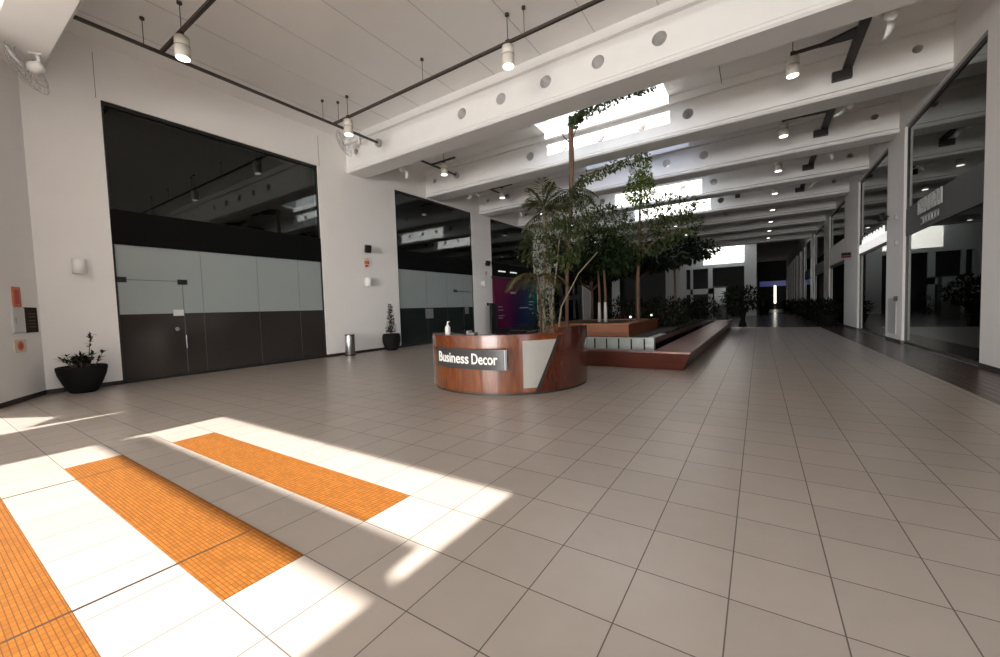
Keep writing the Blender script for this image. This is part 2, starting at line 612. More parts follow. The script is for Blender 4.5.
# walls: piers and the lintel over the storefronts
PIER_L = [(1.8, 3.1), (8.82, 12.5), (18.1, 20.0), (25.4, 28.6), (34.8, 37.4), (43.6, 46.4), (52.5, 55)]
PIER_R = [(-21, -1.5), (1.8, 3.1), (8.82, 12.75), (18.35, 20.35), (25.5, 29.1), (34.8, 37.4), (43.6, 46.4), (52.5, 54.5), (58, 59.6), (63, 64.5), (67.5, 69), (72, 73.5), (77, 78.5), (82, 86)]
for side, X, piers in (('left', XL, PIER_L), ('right', XR, PIER_R)):
    sg = -1 if side == 'left' else 1
    a, b = sorted((X, X+sg*.32))
    s = MB()
    for y0, y1 in piers:
        s.box(a, b, y0, y1, 0, ZS)
    c0, c1 = sorted((X+sg*.06, X+sg*.32))
    s.box(a, b, 1.8 if side == 'left' else -21, 86 if side == 'right' else 55, ZS, ZC)
    struct('wall_'+side, s, M['wall'])
    s = MB()
    for y0, y1 in piers:
        p, q = sorted((X, X-sg*.015))
        s.box(p, q, y0, y1, 0, .1)
        if side == 'right' or y0 > 3:
            p, q = sorted((X-sg*.015, X+sg*.12))
            s.box(p, q, y0-.012, y0, 0, .1)
    struct('baseboard_'+side, s, M['base'])
# expansion seams above the first storefront
for y in (3.02, 8.9):
    struct('wall_seam', MB().box(XL, XL+.006, y-.005, y+.005, ZS, 8.15), M['joint'])
# the canted wall beside the first pier
CW = thing('wall_canted', None, None, (XL, 1.8, 0), math.atan2(-.8, 1.4))
CW['kind'] = 'structure'
MB().box(0, 2.3, -.3, 0, 0, ZC).build('wall_face', M['wall'], CW)
MB().box(0, 2.3, 0, .015, 0, .1).build('baseboard', M['base'], CW)
# entrance side behind the camera: wall with a wide opening added for fill light
s = MB()
s.box(-11.6, -7.6, -21.3, -21, 0, ZC).box(3.2, 4.4, -21.3, -21, 0, ZC).box(-7.6, 3.2, -21.3, -21, 4.6, ZC)
struct('wall_back', s, M['wall'])
struct('wall_entrance_side', MB().box(-11.9, -11.6, -21.3, .6, 0, ZC), M['wall'])

# ---- storefronts
def storefront(n, side, y0, y1, style, extras=None):
    X = XL-.07 if side == 'left' else XR+.10
    sg = -1 if side == 'left' else 1
    w = thing('window_%d' % n, None, None, (X, (y0+y1)/2, 0))
    w['kind'] = 'structure'
    h = (y1-y0)/2
    def bx(t0, t1, a, b, z0, z1):
        p, q = sorted((t0*sg, t1*sg))
        return (p, q, a, b, z0, z1)
    MB().box(*bx(.0, .012, -h, h, 4.4, ZS)).build('upper_glass', M['glass'], w)
    MB().box(*bx(-.04, .05, -h, h, 3.55, 4.42)).build('sign_band', M['band'] if side == 'left' else M['band_grey'], w)
    f = MB()
    f.box(*bx(-.03, .05, -h, h, ZS-.09, ZS)).box(*bx(-.03, .05, -h, -h+.05, 0, ZS)).box(*bx(-.03, .05, h-.05, h, 0, ZS))
    f.box(*bx(-.03, .05, -h, h, 0, .07))
    f.build('window_frame', M['frame'], w)
    if style == 'film':
        MB().box(*bx(.0, .02, -h, h, 1.77, 3.55)).build('frosted_panel', M['frost'], w)
        MB().box(*bx(.0, .02, -h, h, .07, 1.77)).build('dark_panel', M['film'] if n == 1 else M['film_green'], w)
        j = MB()
        for t in (.33, .6, .84):
            y = -h+2*h*t
            j.box(*bx(-.003, .001, y-.004, y+.004, .07, 3.55))
        j.build('panel_joint', M['joint_and_shade'], w)
    elif style == 'clear':
        m_ull = side == 'left'
        MB().box(*bx(.0, .012, -h, h, .07, 3.55)).build('lower_glass', M['glass_clear'], w)
        j = MB()
        for t in (.36, .68) if m_ull else (.985,):
            y = -h+2*h*t
            j.box(*bx(-.01, .02, y-.005, y+.005, .07, 3.55))
        j.build('mullion', M['frame'], w)
    return w, bx, h

wn = 0
SF = {}
for side, piers in (('left', PIER_L), ('right', PIER_R[1:])):
    for (a0, a1), (b0, b1) in zip(piers, piers[1:]):
        if b0 > 45 and side == 'left':
            continue
        if b0 > 53 or a1 < 3:
            continue
        wn += 1
        st = 'film' if side == 'left' and a1 < 13 else 'clear'
        SF[(side, round(a1))] = (wn,) + storefront(wn, side, a1, b0, st)
for side in ('left', 'right'):
    sg = -1 if side == 'left' else 1
    X = XL-.35 if side == 'left' else XR+.35
    back = X+sg*3.6
    s = MB()
    p, q = sorted((back, back+sg*.1))
    s.box(p, q, 1.9, 54, 0, ZC)
    for y in (3.0, 10.6, 19.1, 27.1, 36.1, 45, 53.5):
        p, q = sorted((X-sg*.02, back))
        s.box(p, q, y-.06, y+.06, 0, ZC)
    struct('wall_shops_'+side, s, M['shop'])
    p, q = sorted((X-sg*.2, back))
    struct('floor_shops_'+side, MB().box(p, q, 1.9, 54, .001, .02), M['shop'])

# door of the first storefront with its fittings
_, w1, bx, h = SF[('left', 3)]
yc = (3.1+8.82)/2
d = MB()
d.box(.0, .006, 3.15-yc, 4.52-yc, 2.655, 2.672).box(0, .006, 4.505-yc, 4.517-yc, .07, 2.66)
dr = d.build('door_joint', M['joint_and_shade'], w1)
MB().box(0, .03, 3.13-yc, 3.33-yc, 2.59, 2.73).build('door_pivot', M['frame'], w1)
MB().box(0, .03, 4.4-yc, 4.62-yc, 2.57, 2.71).build('door_pivot', M['frame'], w1)
tag(MB().lathe([(.055, 0), (.055, .03)], 14).build('door_lock', M['chrome'], w1), 'chrome lock')
bpy.data.objects['door_lock'].location = (.005, 4.32-yc, 1.33)
bpy.data.objects['door_lock'].rotation_euler = (0, PI/2, 0)
hd = MB()
hd.tube([(.0, 4.5-yc, .78), (.06, 4.5-yc, .78), (.06, 4.5-yc, 1.14), (0, 4.5-yc, 1.14)], .014, 8)
hd.build('door_handle', M['chrome'], w1)
o = MB().box(XL-.068, XL-.058, 4.26, 4.50, 1.70, 1.87).build('notice', M['paper'])
tag(o, 'small white paper notice stuck beside the door joint of the nearest glass storefront', 'notice')
_, w2, bx2, h2 = SF[('left', 12)]
for y0, y1, z0, z1, lab in ((14.2, 14.75, 1.25, 1.72, 'wider pale notice on the dark glass of the second storefront'), (17.3, 17.65, 1.38, 1.76, 'smaller pale notice near the far pier on the second storefront')):
    o = MB().box(XL-.068, XL-.058, y0, y1, z0, z1).build('notice', M['shop_mid'])
    tag(o, lab, 'notice', 'notices on the second storefront')
MB().tube([(.02, 3.0-.45, 2.6), (.05, 1.3, 2.62)], .02, 6).build('door_closer', M['frame'], w2)
MB().box(0, .04, 1.1, 1.35, 2.57, 2.7).build('door_pivot', M['frame'], w2)

# letters on the sign band of the first shop opposite: too worn to read, kept as letter shaped strokes
_, wr, bxr, hr = SF[('right', 13)]
ycr = (12.75+18.35)/2
lt = thing('shop_sign', 'two rows of raised pale letters on the dark fascia above the nearest clear storefront', 'sign', (XR+.05, ycr, 0))
s = MB()
y = 17.05
for wdt, kind in ((.26, 1), (.24, 0), (.30, 2), (.10, 3), (.24, 1), (.26, 0), (.24, 2)):
    a, b = y-wdt, y
    z0, z1 = 4.0, 4.42
    s = MB()
    s.box(-.03, 0, a-ycr, a+.07-ycr, z0, z1)
    if kind != 3:
        s.box(-.03, 0, b-.07-ycr, b-ycr, z0, z1)
        if kind in (0, 1):
            s.box(-.03, 0, a+.07-ycr, b-.07-ycr, z1-.08, z1)
        if kind == 0:
            s.box(-.03, 0, a+.07-ycr, b-.07-ycr, z0+.14, z0+.2)
        if kind == 1:
            s.box(-.03, 0, a+.07-ycr, b-.07-ycr, z0, z0+.08)
        if kind == 2:
            s.box(-.03, 0, (a+b)/2-.035-ycr, (a+b)/2+.035-ycr, z0+.1, z1-.06)
    s.build('upper_letter', M['letter_grey'], lt)
    y -= wdt+.035
s = MB()
y = 16.75
for wdt in (.2, .18, .2, .18, .2, .18):
    a, b = y-wdt, y
    s = MB()
    s.box(-.03, 0, a-ycr, a+.06-ycr, 3.66, 3.9).box(-.03, 0, a-ycr, b-ycr, 3.84, 3.9).box(-.03, 0, a-ycr, b-ycr, 3.66, 3.71)
    s.build('lower_letter', M['letter_grey'], lt)
    y -= wdt+.04
# lit fascia of the second shop opposite
ls = thing('lit_shop_sign', 'glowing white fascia sign on the second clear storefront past the square pier', 'sign', (XR+.04, 22.9, 0))
MB().box(-.03, .01, -2.45, 2.4, 3.66, 4.02).build('light_box', M['glow'], ls)
s = MB()
for a, wdt in ((-2.0, .3), (-1.5, .34), (-1.0, .3), (-.55, .3), (0, .25), (.4, .34), (.9, .3), (1.35, .34)):
    s = MB()
    s.box(-.04, .01, a, a+.08, 4.02, 4.3).box(-.04, .01, a, a+wdt, 4.02, 4.08).box(-.04, .01, a+wdt-.08, a+wdt, 4.02, 4.22)
    s.build('sign_letter', M['glow'], ls)
ls2 = thing('lit_shop_sign', 'dimmer white fascia sign on the third clear storefront further along', 'sign', (XR+.04, 32, 0))
MB().box(-.03, .01, -2.7, 2.6, 3.7, 4.9).build('light_box', plain('pale_fascia', (.62, .62, .6), .5), ls2)
MB().box(-.05, -.03, -2.7, 2.6, 3.66, 3.72).build('sign_trim', M['frame'], ls2)

# ---------------------------------------------------------------- far facade and the passage beyond
FY = 50.0
s = MB()
s.box(-9.2, -7.0, FY, FY+.4, 0, 8.4)
s.box(-7.0, -.2, FY, FY+.4, 5.35, 8.4)
s.box(-1.3, -.2, FY-.1, FY+.5, 0, 8.4)
s.box(-7.0, -4.3, FY, FY+.3, 2.5, 3.1)
s.box(-6.55, -6.3, FY, FY+.3, 0, 5.35).box(-4.75, -4.3, FY, FY+.3, 0, 5.35)
struct('wall_far', s, M['facade'])
struct('wall_far_lower', MB().box(-18, -9.2, FY, FY+.4, 0, ZC), M['shop'])
struct('wall_behind_the_far_windows', MB().box(-9.2, -.2, FY+4, FY+4.2, 0, ZC), M['shop'])
struct('wall_passage', MB().box(-.35, -.2, FY+.5, 85, 0, ZC), M['far_dark'])
struct('wall_passage_side', MB().box(XR+.34, XR+.5, 53.5, 85, 0, ZC), M['shop'])
struct('wall_end', MB().box(-.4, 8, 85, 85.3, 0, ZC), M['far_dark'])
sg = thing('dim_sign', 'dark blue sign panel across the end wall of the far passage', 'sign', (2.0, 84.9, 4.6))
MB().box(-1.9, 1.9, -.1, 0, -.6, .3).build('sign_face', M['blue'], sg)
MB().box(-1.95, 1.95, -.08, .02, .3, .36).build('sign_edge', M['frame'], sg)
tl = thing('tube_lamp', 'bright upright strip light at the end of the far passage', 'lamp', (2.38, 84.8, 0))
MB().box(-.16, .16, -.06, 0, 1.0, 4.1).build('light_tube', M['tube'], tl)
MB().box(-.2, .2, 0, .1, 0, 4.2).build('lamp_housing', M['frame'], tl)


# ---------------------------------------------------------------- ceiling equipment
RAIL_L, RAIL_R = -11.6, 2.0
ZT = 7.78
tr = thing('lighting_track', 'long thin bronze track running beside the storefront wall up to the first beam', 'track', (RAIL_L, 6.05, ZT))
MB().box(-.035, .035, -4.0, 3.95, -.03, .03).build('rail', M['track'], tr)
c = MB().lathe([(.14, 0), (.14, .08)], 18).build('end_flange', M['grey'], tr)
c.location = (0, 4.02, 0)
c.rotation_euler = (PI/2, 0, 0)
def hanger(parent, x, y, z0=.03):
    s = MB()
    s.tube([(x, y, z0), (x, y, ZC-ZT-.045)], .008, 5).lathe([(.045, ZC-ZT-.05), (.045, ZC-ZT)], 10, (x, y, 0))
    return s.build('hanger', M['track'], parent)
for y in (-2.6, 1.8):
    hanger(tr, 0, y)
def cross_track(y, x0, x1, hooks, label, mat='track', w=.035):
    t = thing('lighting_track', label, 'track', ((x0+x1)/2, y, ZT), 0, 'lighting tracks under the ceiling')
    c = (x0+x1)/2
    MB().box(x0-c, x1-c, -w, w, -.03, .03).build('rail', M[mat], t)
    for x in hooks:
        hanger(t, x-c, 0)
    return t
cross_track(3.75, RAIL_L+.04, 3.2, (-9, -6.2, -3), 'thin bronze track crossing the ceiling above the sunlit tiles')
cross_track(8.2, RAIL_L+.04, 3.2, (-11.3, -7.6, -4.45, -1.5), 'thin bronze track crossing the ceiling just before the first beam')

ORD = ['first', 'second', 'third', 'fourth', 'fifth', 'sixth', 'seventh', 'eighth']
for k in range(4):
    y0, y1 = BEAM_Y[k]+BD, BEAM_Y[k+1]
    m_ = (y0+y1)/2+.1
    # storefront side: thin rail, flange and short spur
    t = thing('lighting_track', 'short thin track beside the storefronts between the %s and %s beams' % (ORD[k], ORD[k+1]), 'track', (RAIL_L, m_, ZT), 0, 'lighting tracks under the ceiling')
    MB().box(-.035, .035, y0-m_+.02, y1-m_-.04, -.03, .03).box(.035, 1.3, -.03, .03, -.03, .03).build('rail', M['track'], t)
    c = MB().lathe([(.14, 0), (.14, .07)], 16).build('end_flange', M['grey'], t)
    c.location = (0, y1-m_-.005, 0)
    c.rotation_euler = (PI/2, 0, 0)
    hanger(t, .02, -.8)
    # opposite side: wide dark tray with a spur to the lamp
    t = thing('cable_tray', 'wide dark cable tray hung across the bay between the %s and %s beams' % (ORD[k], ORD[k+1]), 'tray', (RAIL_R, m_, ZT), 0, 'dark cable trays')
    MB().box(-.1, .1, y0-m_+.02, y1-m_-.04, -.05, .05).build('tray', M['tray'], t, bevel=.01)
    MB().box(-.32, .1, y1-m_-.16, y1-m_-.01, -.28, -.05).build('end_box', M['tray'], t)
    s = MB()
    s.box(-1.28, -.1, -.04, .04, -.02, .04)
    s.add([(-.1, -.35, -.03), (-.1, .1, -.03), (-.75, .04, -.03), (-.75, -.04, -.03), (-.1, -.35, .03), (-.1, .1, .03), (-.75, .04, .03), (-.75, -.04, .03)],
          [(0, 3, 2, 1), (4, 5, 6, 7), (0, 1, 5, 4), (1, 2, 6, 5), (2, 3, 7, 6), (3, 0, 4, 7)])
    s.build('spur', M['tray'], t)

# pendant lamps
def make_pendant(label, loc):
    t = thing('pendant_lamp', label, 'lamp', loc, 0, 'cylinder lamps under the ceiling')
    MB().lathe([(.10, .44), (.138, .435), (.142, .25), (.135, .245), (.135, .23), (.142, .225), (.142, .02), (.134, .0)], 24).build('lamp_body', M['cream'], t, smooth=True)
    MB().lathe([(.126, -.012), (.126, .0)], 24).build('lens', M['lens'], t)
    MB().lathe([(.146, .225), (.146, .25)], 24).build('ring', M['grey'], t)
    MB().tube([(0, 0, .43), (0, 0, ZC-7.22-.02)], .009, 6).lathe([(.05, ZC-7.22-.05), (.05, ZC-7.22)], 12).build('hanger', M['track'], t)
    MB().box(-.05, .05, -.03, .03, .44, .59).build('bracket', M['track'], t)
    return t
pend = make_pendant('cream cylinder lamp on the track nearest the pier with the bowl planter', (-10.4, 3.75, 7.22))
dup(pend, (-10.78, 8.16, 7.22), 'cream cylinder lamp near the corner where the long track meets the first beam')
dup(pend, (-4.87, 8.16, 7.22), 'cream cylinder lamp hung alone on the track before the first beam')
dup(pend, (.75, 8.16, 7.22), 'cream cylinder lamp at the corridor end of the track before the first beam')
for k in range(4):
    y = (BEAM_Y[k]+BD+BEAM_Y[k+1])/2+.1
    dup(pend, (-10.9, y, 7.22), 'cylinder lamp on the storefront side between the %s and %s beams' % (ORD[k], ORD[k+1]))
    dup(pend, (.72, y, 7.25), 'lit cylinder lamp beside the dark tray between the %s and %s beams' % (ORD[k], ORD[k+1]))
for k in range(4, 8):
    y = (BEAM_Y[k]+BD+BEAM_Y[k+1])/2+.1
    dup(pend, (.72, y, 7.22), 'far lit cylinder lamp between the %s and %s beams over the corridor' % (ORD[k], (ORD+['ninth'])[k+1]))
    dup(pend, (-4.87, y, 7.0), 'far lit cylinder lamp between the %s and %s beams over the trees' % (ORD[k], (ORD+['ninth'])[k+1]))
    dup(pend, (-10.9, y, 6.6), 'far lit cylinder lamp between the %s and %s beams near the far shops' % (ORD[k], (ORD+['ninth'])[k+1]))

# wall fans
def make_fan(label, loc, rz, cage=False, tilt=.35, spin=.3, ceil=0):
    t = thing('bracket_fan', label, 'fan', loc, rz, 'white fans under the beams')
    if ceil:
        MB().box(-.09, .09, .1, .3, ceil-.03, ceil).build('ceiling_plate', M['white'], t, bevel=.008)
        pts = [(0, .2, ceil-.02), (0, .21, .1), (0, .2, 0), (0, .16, -.03)]
    else:
        MB().box(-.09, .09, .58, .645, -.14, .30).build('wall_plate', M['white'], t, bevel=.01)
        pts = [(0, .6, .05), (0, .4, .02), (0, .22, -.03)]
    MB().tube(pts, .032, 10).build('arm', M['white'], t, smooth=True)
    mo = MB().lathe([(.05, -.16), (.10, -.13), (.115, .0), (.10, .06), (.05, .09)], 18).build('motor', M['white'], t, smooth=True)
    mo.location = (0, .12, -.04)
    mo.rotation_euler = (PI/2+tilt, 0, 0)
    for k in range(3):
        b = MB()
        n = 7
        vs = []
        for i in range(n):
            r = .07+.36*i/(n-1)
            w = .05+.085*math.sin(PI*(.15+.75*i/(n-1)))
            sweep = .35*(i/(n-1))**1.5
            for sd, zz in ((-1, .03), (1, -.02)):
                a = sweep+sd*w/r*.5
                vs.append((r*math.cos(a), r*math.sin(a), zz*(1-.3*i/(n-1))+.004))
                vs.append((r*math.cos(a), r*math.sin(a), zz*(1-.3*i/(n-1))-.004))
        fs = []
        for i in range(n-1):
            o = i*4
            fs += [(o, o+2, o+6, o+4), (o+1, o+5, o+7, o+3), (o, o+4, o+5, o+1), (o+2, o+3, o+7, o+6)]
        fs += [(0, 1, 3, 2), (n*4-4, n*4-2, n*4-1, n*4-3)]
        b.add(vs, fs)
        ob = b.build('blade', M['white'], mo, smooth=True)
        ob.location = (0, 0, .10)
        ob.rotation_euler = (0, 0, 2*PI*k/3+spin)
    hub = MB().lathe([(.06, .07), (.055, .13), (.02, .15)], 14).build('hub', M['grey'], mo, smooth=True)
    if cage:
        g = MB()
        for r, z in ((.47, .1), (.36, .19), (.22, .21), (.36, .03), (.1, .215)):
            g.tube([(r*math.cos(2*PI*i/28), r*math.sin(2*PI*i/28), z) for i in range(29)], .005, 4, False)
        for i in range(20):
            a = 2*PI*i/20
            g.tube([(r*math.cos(a), r*math.sin(a), z) for r, z in ((.1, .215), (.22, .21), (.36, .19), (.47, .1), (.36, .03), (.13, .02))], .0035, 3, False)
        g.build('guard', M['grey'], mo)
    return t
make_fan('caged white fan hung under the nearest beam above the bowl planter', (-12.5, 1.78, 6.88), PI/2+PI+.9, True, ceil=ZB-6.88)
make_fan('white fan high on the second pier under the lamp and track corner', (-12.75, 9.4, 7.9), PI/2+PI+.5, True, spin=.8)
for k in range(4):
    y = BEAM_Y[k]+BD+.66
    make_fan('open white fan on the back of the %s beam over the corridor' % ORD[k], (2.25, y, 7.34), PI, tilt=-.6, spin=.25+.8*k)
    make_fan('white fan on the back of the %s beam near the storefront wall' % ORD[k], (-11.85, y, 7.34), PI, tilt=-.5, spin=.5+.7*k)
# twin spotlights under the rooflights
def make_spot(label, loc):
    t = thing('twin_spotlight', label, 'spotlight', loc, 0, 'twin spotlights behind the beams')
    MB().box(-.14, .14, .0, .1, -.08, .1).build('spot_base', M['white'], t, bevel=.01)
    for sx in (-1, 1):
        h = MB().lathe([(.04, -.1), (.085, -.06), (.09, .07), (.08, .08)], 14).build('spot_head', M['white'], t, smooth=True)
        h.location = (sx*.15, .2, -.05)
        h.rotation_euler = (-1.9, 0, sx*.4)
    return t
sp0 = make_spot('white twin spotlight on the back of the first beam nearest the storefronts', (-6.15, BEAM_Y[0]+BD+.0, 7.05+.3))
dup(sp0, (-3.3, BEAM_Y[0]+BD, 7.42), 'white twin spotlight on the back of the first beam above the treetop branch')
for k in (1, 2, 3):
    dup(sp0, (-6.6, BEAM_Y[k]+BD, 7.4), 'white twin spotlight behind the %s beam near the storefront end' % ORD[k])
    dup(sp0, (-3.2, BEAM_Y[k]+BD, 7.4), 'white twin spotlight behind the %s beam near the corridor end' % ORD[k])
wr_ = MB().tube([(-.91, 12.55, ZC), (-.89, 12.52, 7.9), (-.83, 12.5, 7.42)], .008, 5)
o = wr_.build('hanging_cable', M['track'])
tag(o, 'loose thin cable dangling from the ceiling beside the first rooflight', 'cable')
o = MB().box(-.12, .12, -.1, 0, -.15, .15).build('junction_box', M['tray'])
o.location = (-1.05, BEAM_Y[4]-.002, 7.86)
tag(o, 'small dark square box on the face of the fifth beam', 'box')


# ---------------------------------------------------------------- fittings on the walls
def sconce(label, y, z, side='left'):
    X = XL if side == 'left' else XR
    t = thing('wall_sconce', label, 'lamp', (X, y, z), 0, 'cylinder wall lamps on the piers')
    sg = 1 if side == 'left' else -1
    MB().box(*sorted((0, sg*.03)), -.08, .08, -.09, .09).build('wall_plate', M['white'], t)
    MB().lathe([(.115, -.17), (.125, -.165), (.125, .165), (.115, .17)], 22, (sg*.15, 0, 0)).build('lamp_shade', M['white'], t, smooth=True)
    return t
sconce('white cylinder wall lamp above the bowl planter', 2.47, 2.92)
sconce('white cylinder wall lamp on the second pier above the steel bin', 10.75, 2.88)
sconce('white cylinder wall lamp on the third pier', 18.9, 3.1)
def speaker(label, X, y, z, face):
    t = thing('loudspeaker', label, 'speaker', (X, y, z), 0, 'black loudspeakers on the piers')
    sg = 1 if face == 'left' else -1
    MB().tube([(-sg*.02, 0, 0), (sg*.14, 0, 0)], .02, 8).build('bracket', M['frame'], t)
    b = MB().box(-.09, .09, -.12, .12, -.15, .15).build('cabinet', M['black'], t, bevel=.02)
    b.location = (sg*.2, 0, 0)
    b.rotation_euler = (0, sg*.35, -sg*.35)
    g = MB().lathe([(.08, 0), (.07, .012)], 16).build('cone', M['frame'], b)
    g.location = (sg*.09, 0, -.03)
    g.rotation_euler = (0, sg*PI/2, 0)
    return t
speaker('black loudspeaker on the second pier above the red alarm', XL, 10.75, 4.22, 'left')
speaker('black loudspeaker on the third pier beside the second storefront', XL, 19.3, 4.3, 'left')
speaker('tilted black loudspeaker on the square pier between the clear storefronts', XR, 20.1, 4.5, 'right')
al = thing('fire_alarm', 'small red and pale alarm sounder under the loudspeaker of the second pier', 'alarm', (XL, 10.78, 3.72))
MB().box(-.02, .07, -.10, .10, .02, .15).build('alarm_body', M['pale'], al, bevel=.01)
MB().box(0, .09, -.09, .08, -.10, .02).build('alarm_horn', M['orange'], al)
MB().box(0, .08, -.06, .05, -.21, -.14).build('call_point', M['red'], al)
for X, y, z, m_, lab in ((XL, 19.3, 3.75, 'grey', 'small grey box under the loudspeaker on the third pier'), (XL, 19.4, 1.9, 'black', 'small dark switch box low on the third pier'),
                         (XR, 19.0, 4.3, 'grey', 'small grey socket box high on the square pier'), (XR, 18.9, 3.4, 'grey', 'small grey socket box halfway up the square pier'),
                         (XR, 18.9, 1.5, 'black', 'small black switch on the square pier below the socket boxes')):
    t = MB().box(-.04, .04, -.06, .06, -.08, .08)
    o = t.build('switch_box', M[m_], bevel=.01)
    o.location = (X + (.04 if X < 0 else -.04), y, z)
    tag(o, lab, 'box')
o = MB().box(-.012, .012, -.55, .45, -.65, .6).build('notice_board', M['box'])
o.location = (XR-.008, 19.5, .92)
tag(o, 'tall pale board fixed low on the square pier', 'board')
s_ = thing('pier_sign', 'small dark and red projecting sign on the pier beyond the lit fascia', 'sign', (XR, 27.2, 3.8))
MB().box(-.38, 0, -.02, .02, -.02, .12).build('sign_face', M['brown'], s_)
MB().box(-.38, 0, -.025, .025, -.13, -.04).build('sign_lower', plain('dull_red_print', (.12, .03, .02), .8), s_)

# fire point on the canted wall (placed along the wall in its own axes)
cwm = Matrix.Translation((XL, 1.8, 0)) @ Matrix.Rotation(math.atan2(-.8, 1.4), 4, 'Z')
def on_canted(px, py):
    d = FW + RT*((px-500)/F_PX) - UP*((py-328.5)/F_PX)
    inv = cwm.inverted()
    a, b = inv @ EYE, inv.to_3x3() @ d
    t = -a.y/b.y
    return a.x+b.x*t, a.z+b.z*t
def canted_item(name, label, cat, px0, px1, py0, py1):
    x0, _ = on_canted(px0, (py0+py1)/2)
    x1, _ = on_canted(px1, (py0+py1)/2)
    _, z1 = on_canted((px0+px1)/2, py0)
    _, z0 = on_canted((px0+px1)/2, py1)
    x0, x1 = sorted((x0, x1))
    c = cwm @ Vector(((x0+x1)/2, 0, (z0+z1)/2))
    t = thing(name, label, cat, c, math.atan2(-.8, 1.4))
    return t, (x1-x0)/2, (z1-z0)/2
t, hw, hh = canted_item('fire_sign', 'narrow upright orange sign above the pale hose cabinet', 'sign', 11.5, 19.5, 287, 307)
MB().box(-hw, hw, 0, .02, -hh, hh).build('sign_face', M['orange'], t)
MB().box(-hw*.5, hw*.5, .02, .024, -hh*.7, hh*.7).build('sign_mark', M['red'], t)
t, hw, hh = canted_item('hose_cabinet', 'pale grey wall cabinet under the narrow orange sign', 'cabinet', 10.5, 23, 307.5, 333.5)
MB().box(-hw, hw, 0, .035, -hh, hh).build('cabinet_body', M['box'], t, bevel=.012)
MB().box(-hw*.9, hw*.9, .035, .042, -hh*.92, hh*.92).build('cabinet_door', M['box'], t)
MB().box(hw*.6, hw*.75, .042, .055, -.06, .06).build('cabinet_handle', M['grey'], t)
t, hw, hh = canted_item('notice_board', 'dark brown notice board between the pale cabinet and the first pier', 'board', 24, 36.5, 307.5, 332.5)
MB().box(-hw, hw, 0, .02, -hh, hh).build('board', M['brown'], t)
s = MB()
for q in (.5, .25, -.05, -.3, -.55):
    s.box(-hw*.6, hw*.5, .02, .023, q*hh-.012, q*hh+.012)
s.build('faint_line', plain('dim_print', (.075, .055, .042), .8), t)
t, hw, hh = canted_item('extinguisher_sign', 'small square orange sign with a dark red disc under the pale cabinet', 'sign', 13.5, 25.5, 339.5, 352.5)
MB().box(-hw, hw, 0, .015, -hh, hh).build('sign_face', M['pale'], t)
c = MB().lathe([(hh*.72, 0), (hh*.72, .008)], 20).build('sign_disc', M['orange'], t)
c.location = (0, .015, 0)
c.rotation_euler = (-PI/2, 0, 0)
c = MB().lathe([(hh*.38, 0), (hh*.38, .004)], 16).build('sign_symbol', M['red'], t)
c.location = (0, .023, 0)
c.rotation_euler = (-PI/2, 0, 0)


# ---------------------------------------------------------------- plants in pots, bin
bp = thing('bowl_planter', 'wide black bowl planter with a sparse dark plant by the first pier', 'plant pot', (-13.0, 2.3, 0))
MB().lathe([(.20, 0), (.24, .03), (.33, .22), (.40, .42), (.425, .55), (.42, .60), (.385, .615), (.375, .58), (.36, .54)], 36).build('bowl', M['pot'], bp, smooth=True)
MB().lathe([(.372, .53), (.37, .555)], 24).build('soil', M['soil'], bp)
s, lf = MB(), MB()
for i in range(17):
    a = random.uniform(0, 2*PI)
    r0 = random.uniform(.05, .27)
    b0 = Vector((r0*math.cos(a), r0*math.sin(a), .54))
    hgt = random.uniform(.2, .36) if i else .78
    lean = Vector((random.uniform(-.14, .14), random.uniform(-.2, .2), 0)) if i else Vector((.02, .08, 0))
    if i == 0:
        b0 = Vector((0, .1, .54))
    pts = [b0, b0+lean*.5+Vector((0, 0, hgt*.55)), b0+lean+Vector((0, 0, hgt))]
    s.tube(pts, [.011, .009, .005], 5)
    for j in range(15 if i else 20):
        t_ = random.uniform(.35, 1)
        p = pts[0].lerp(pts[2], t_)
        lf.leaf(p, Vector((random.uniform(-1, 1), random.uniform(-1, 1), random.uniform(.0, .9))), Vector((0, 0, 1)), random.uniform(.09, .16), .05)
s.build('stem', M['bark'], bp)
lf.build('foliage', M['leaf_k'], bp)

pp = thing('potted_plant', 'slim upright plant in a round black pot on the second pier', 'plant', (-13.05, 11.5, 0))
MB().lathe([(.26, 0), (.36, .1), (.45, .35), (.46, .55), (.42, .7), (.38, .72), (.36, .66)], 30).build('pot', M['pot'], pp, smooth=True)
MB().lathe([(.37, .62), (.36, .66)], 20).build('soil', M['soil'], pp)
s = MB()
for i in range(5):
    s.tube([(random.uniform(-.1, .1), random.uniform(-.1, .1), .6), (random.uniform(-.1, .1), random.uniform(-.1, .1), 1.2), (random.uniform(-.06, .06), random.uniform(-.06, .06), 1.75)], [.014, .01, .004], 5)
s.build('stem', M['bark'], pp)
s = MB()
for i in range(420):
    z = .75+1.2*random.random()**1.4
    r = .27*(1-(z-.75)/1.25)**.8+.03
    a = random.uniform(0, 2*PI)
    s.leaf(Vector((r*math.cos(a)*random.random(), r*math.sin(a)*random.random(), z)), Vector((math.cos(a), math.sin(a), random.uniform(.1, 1.2))), Vector((0, 0, 1)), .14, .05)
s.build('foliage', M['leaf_d'], pp)

pp.scale = (.82, .82, .98)

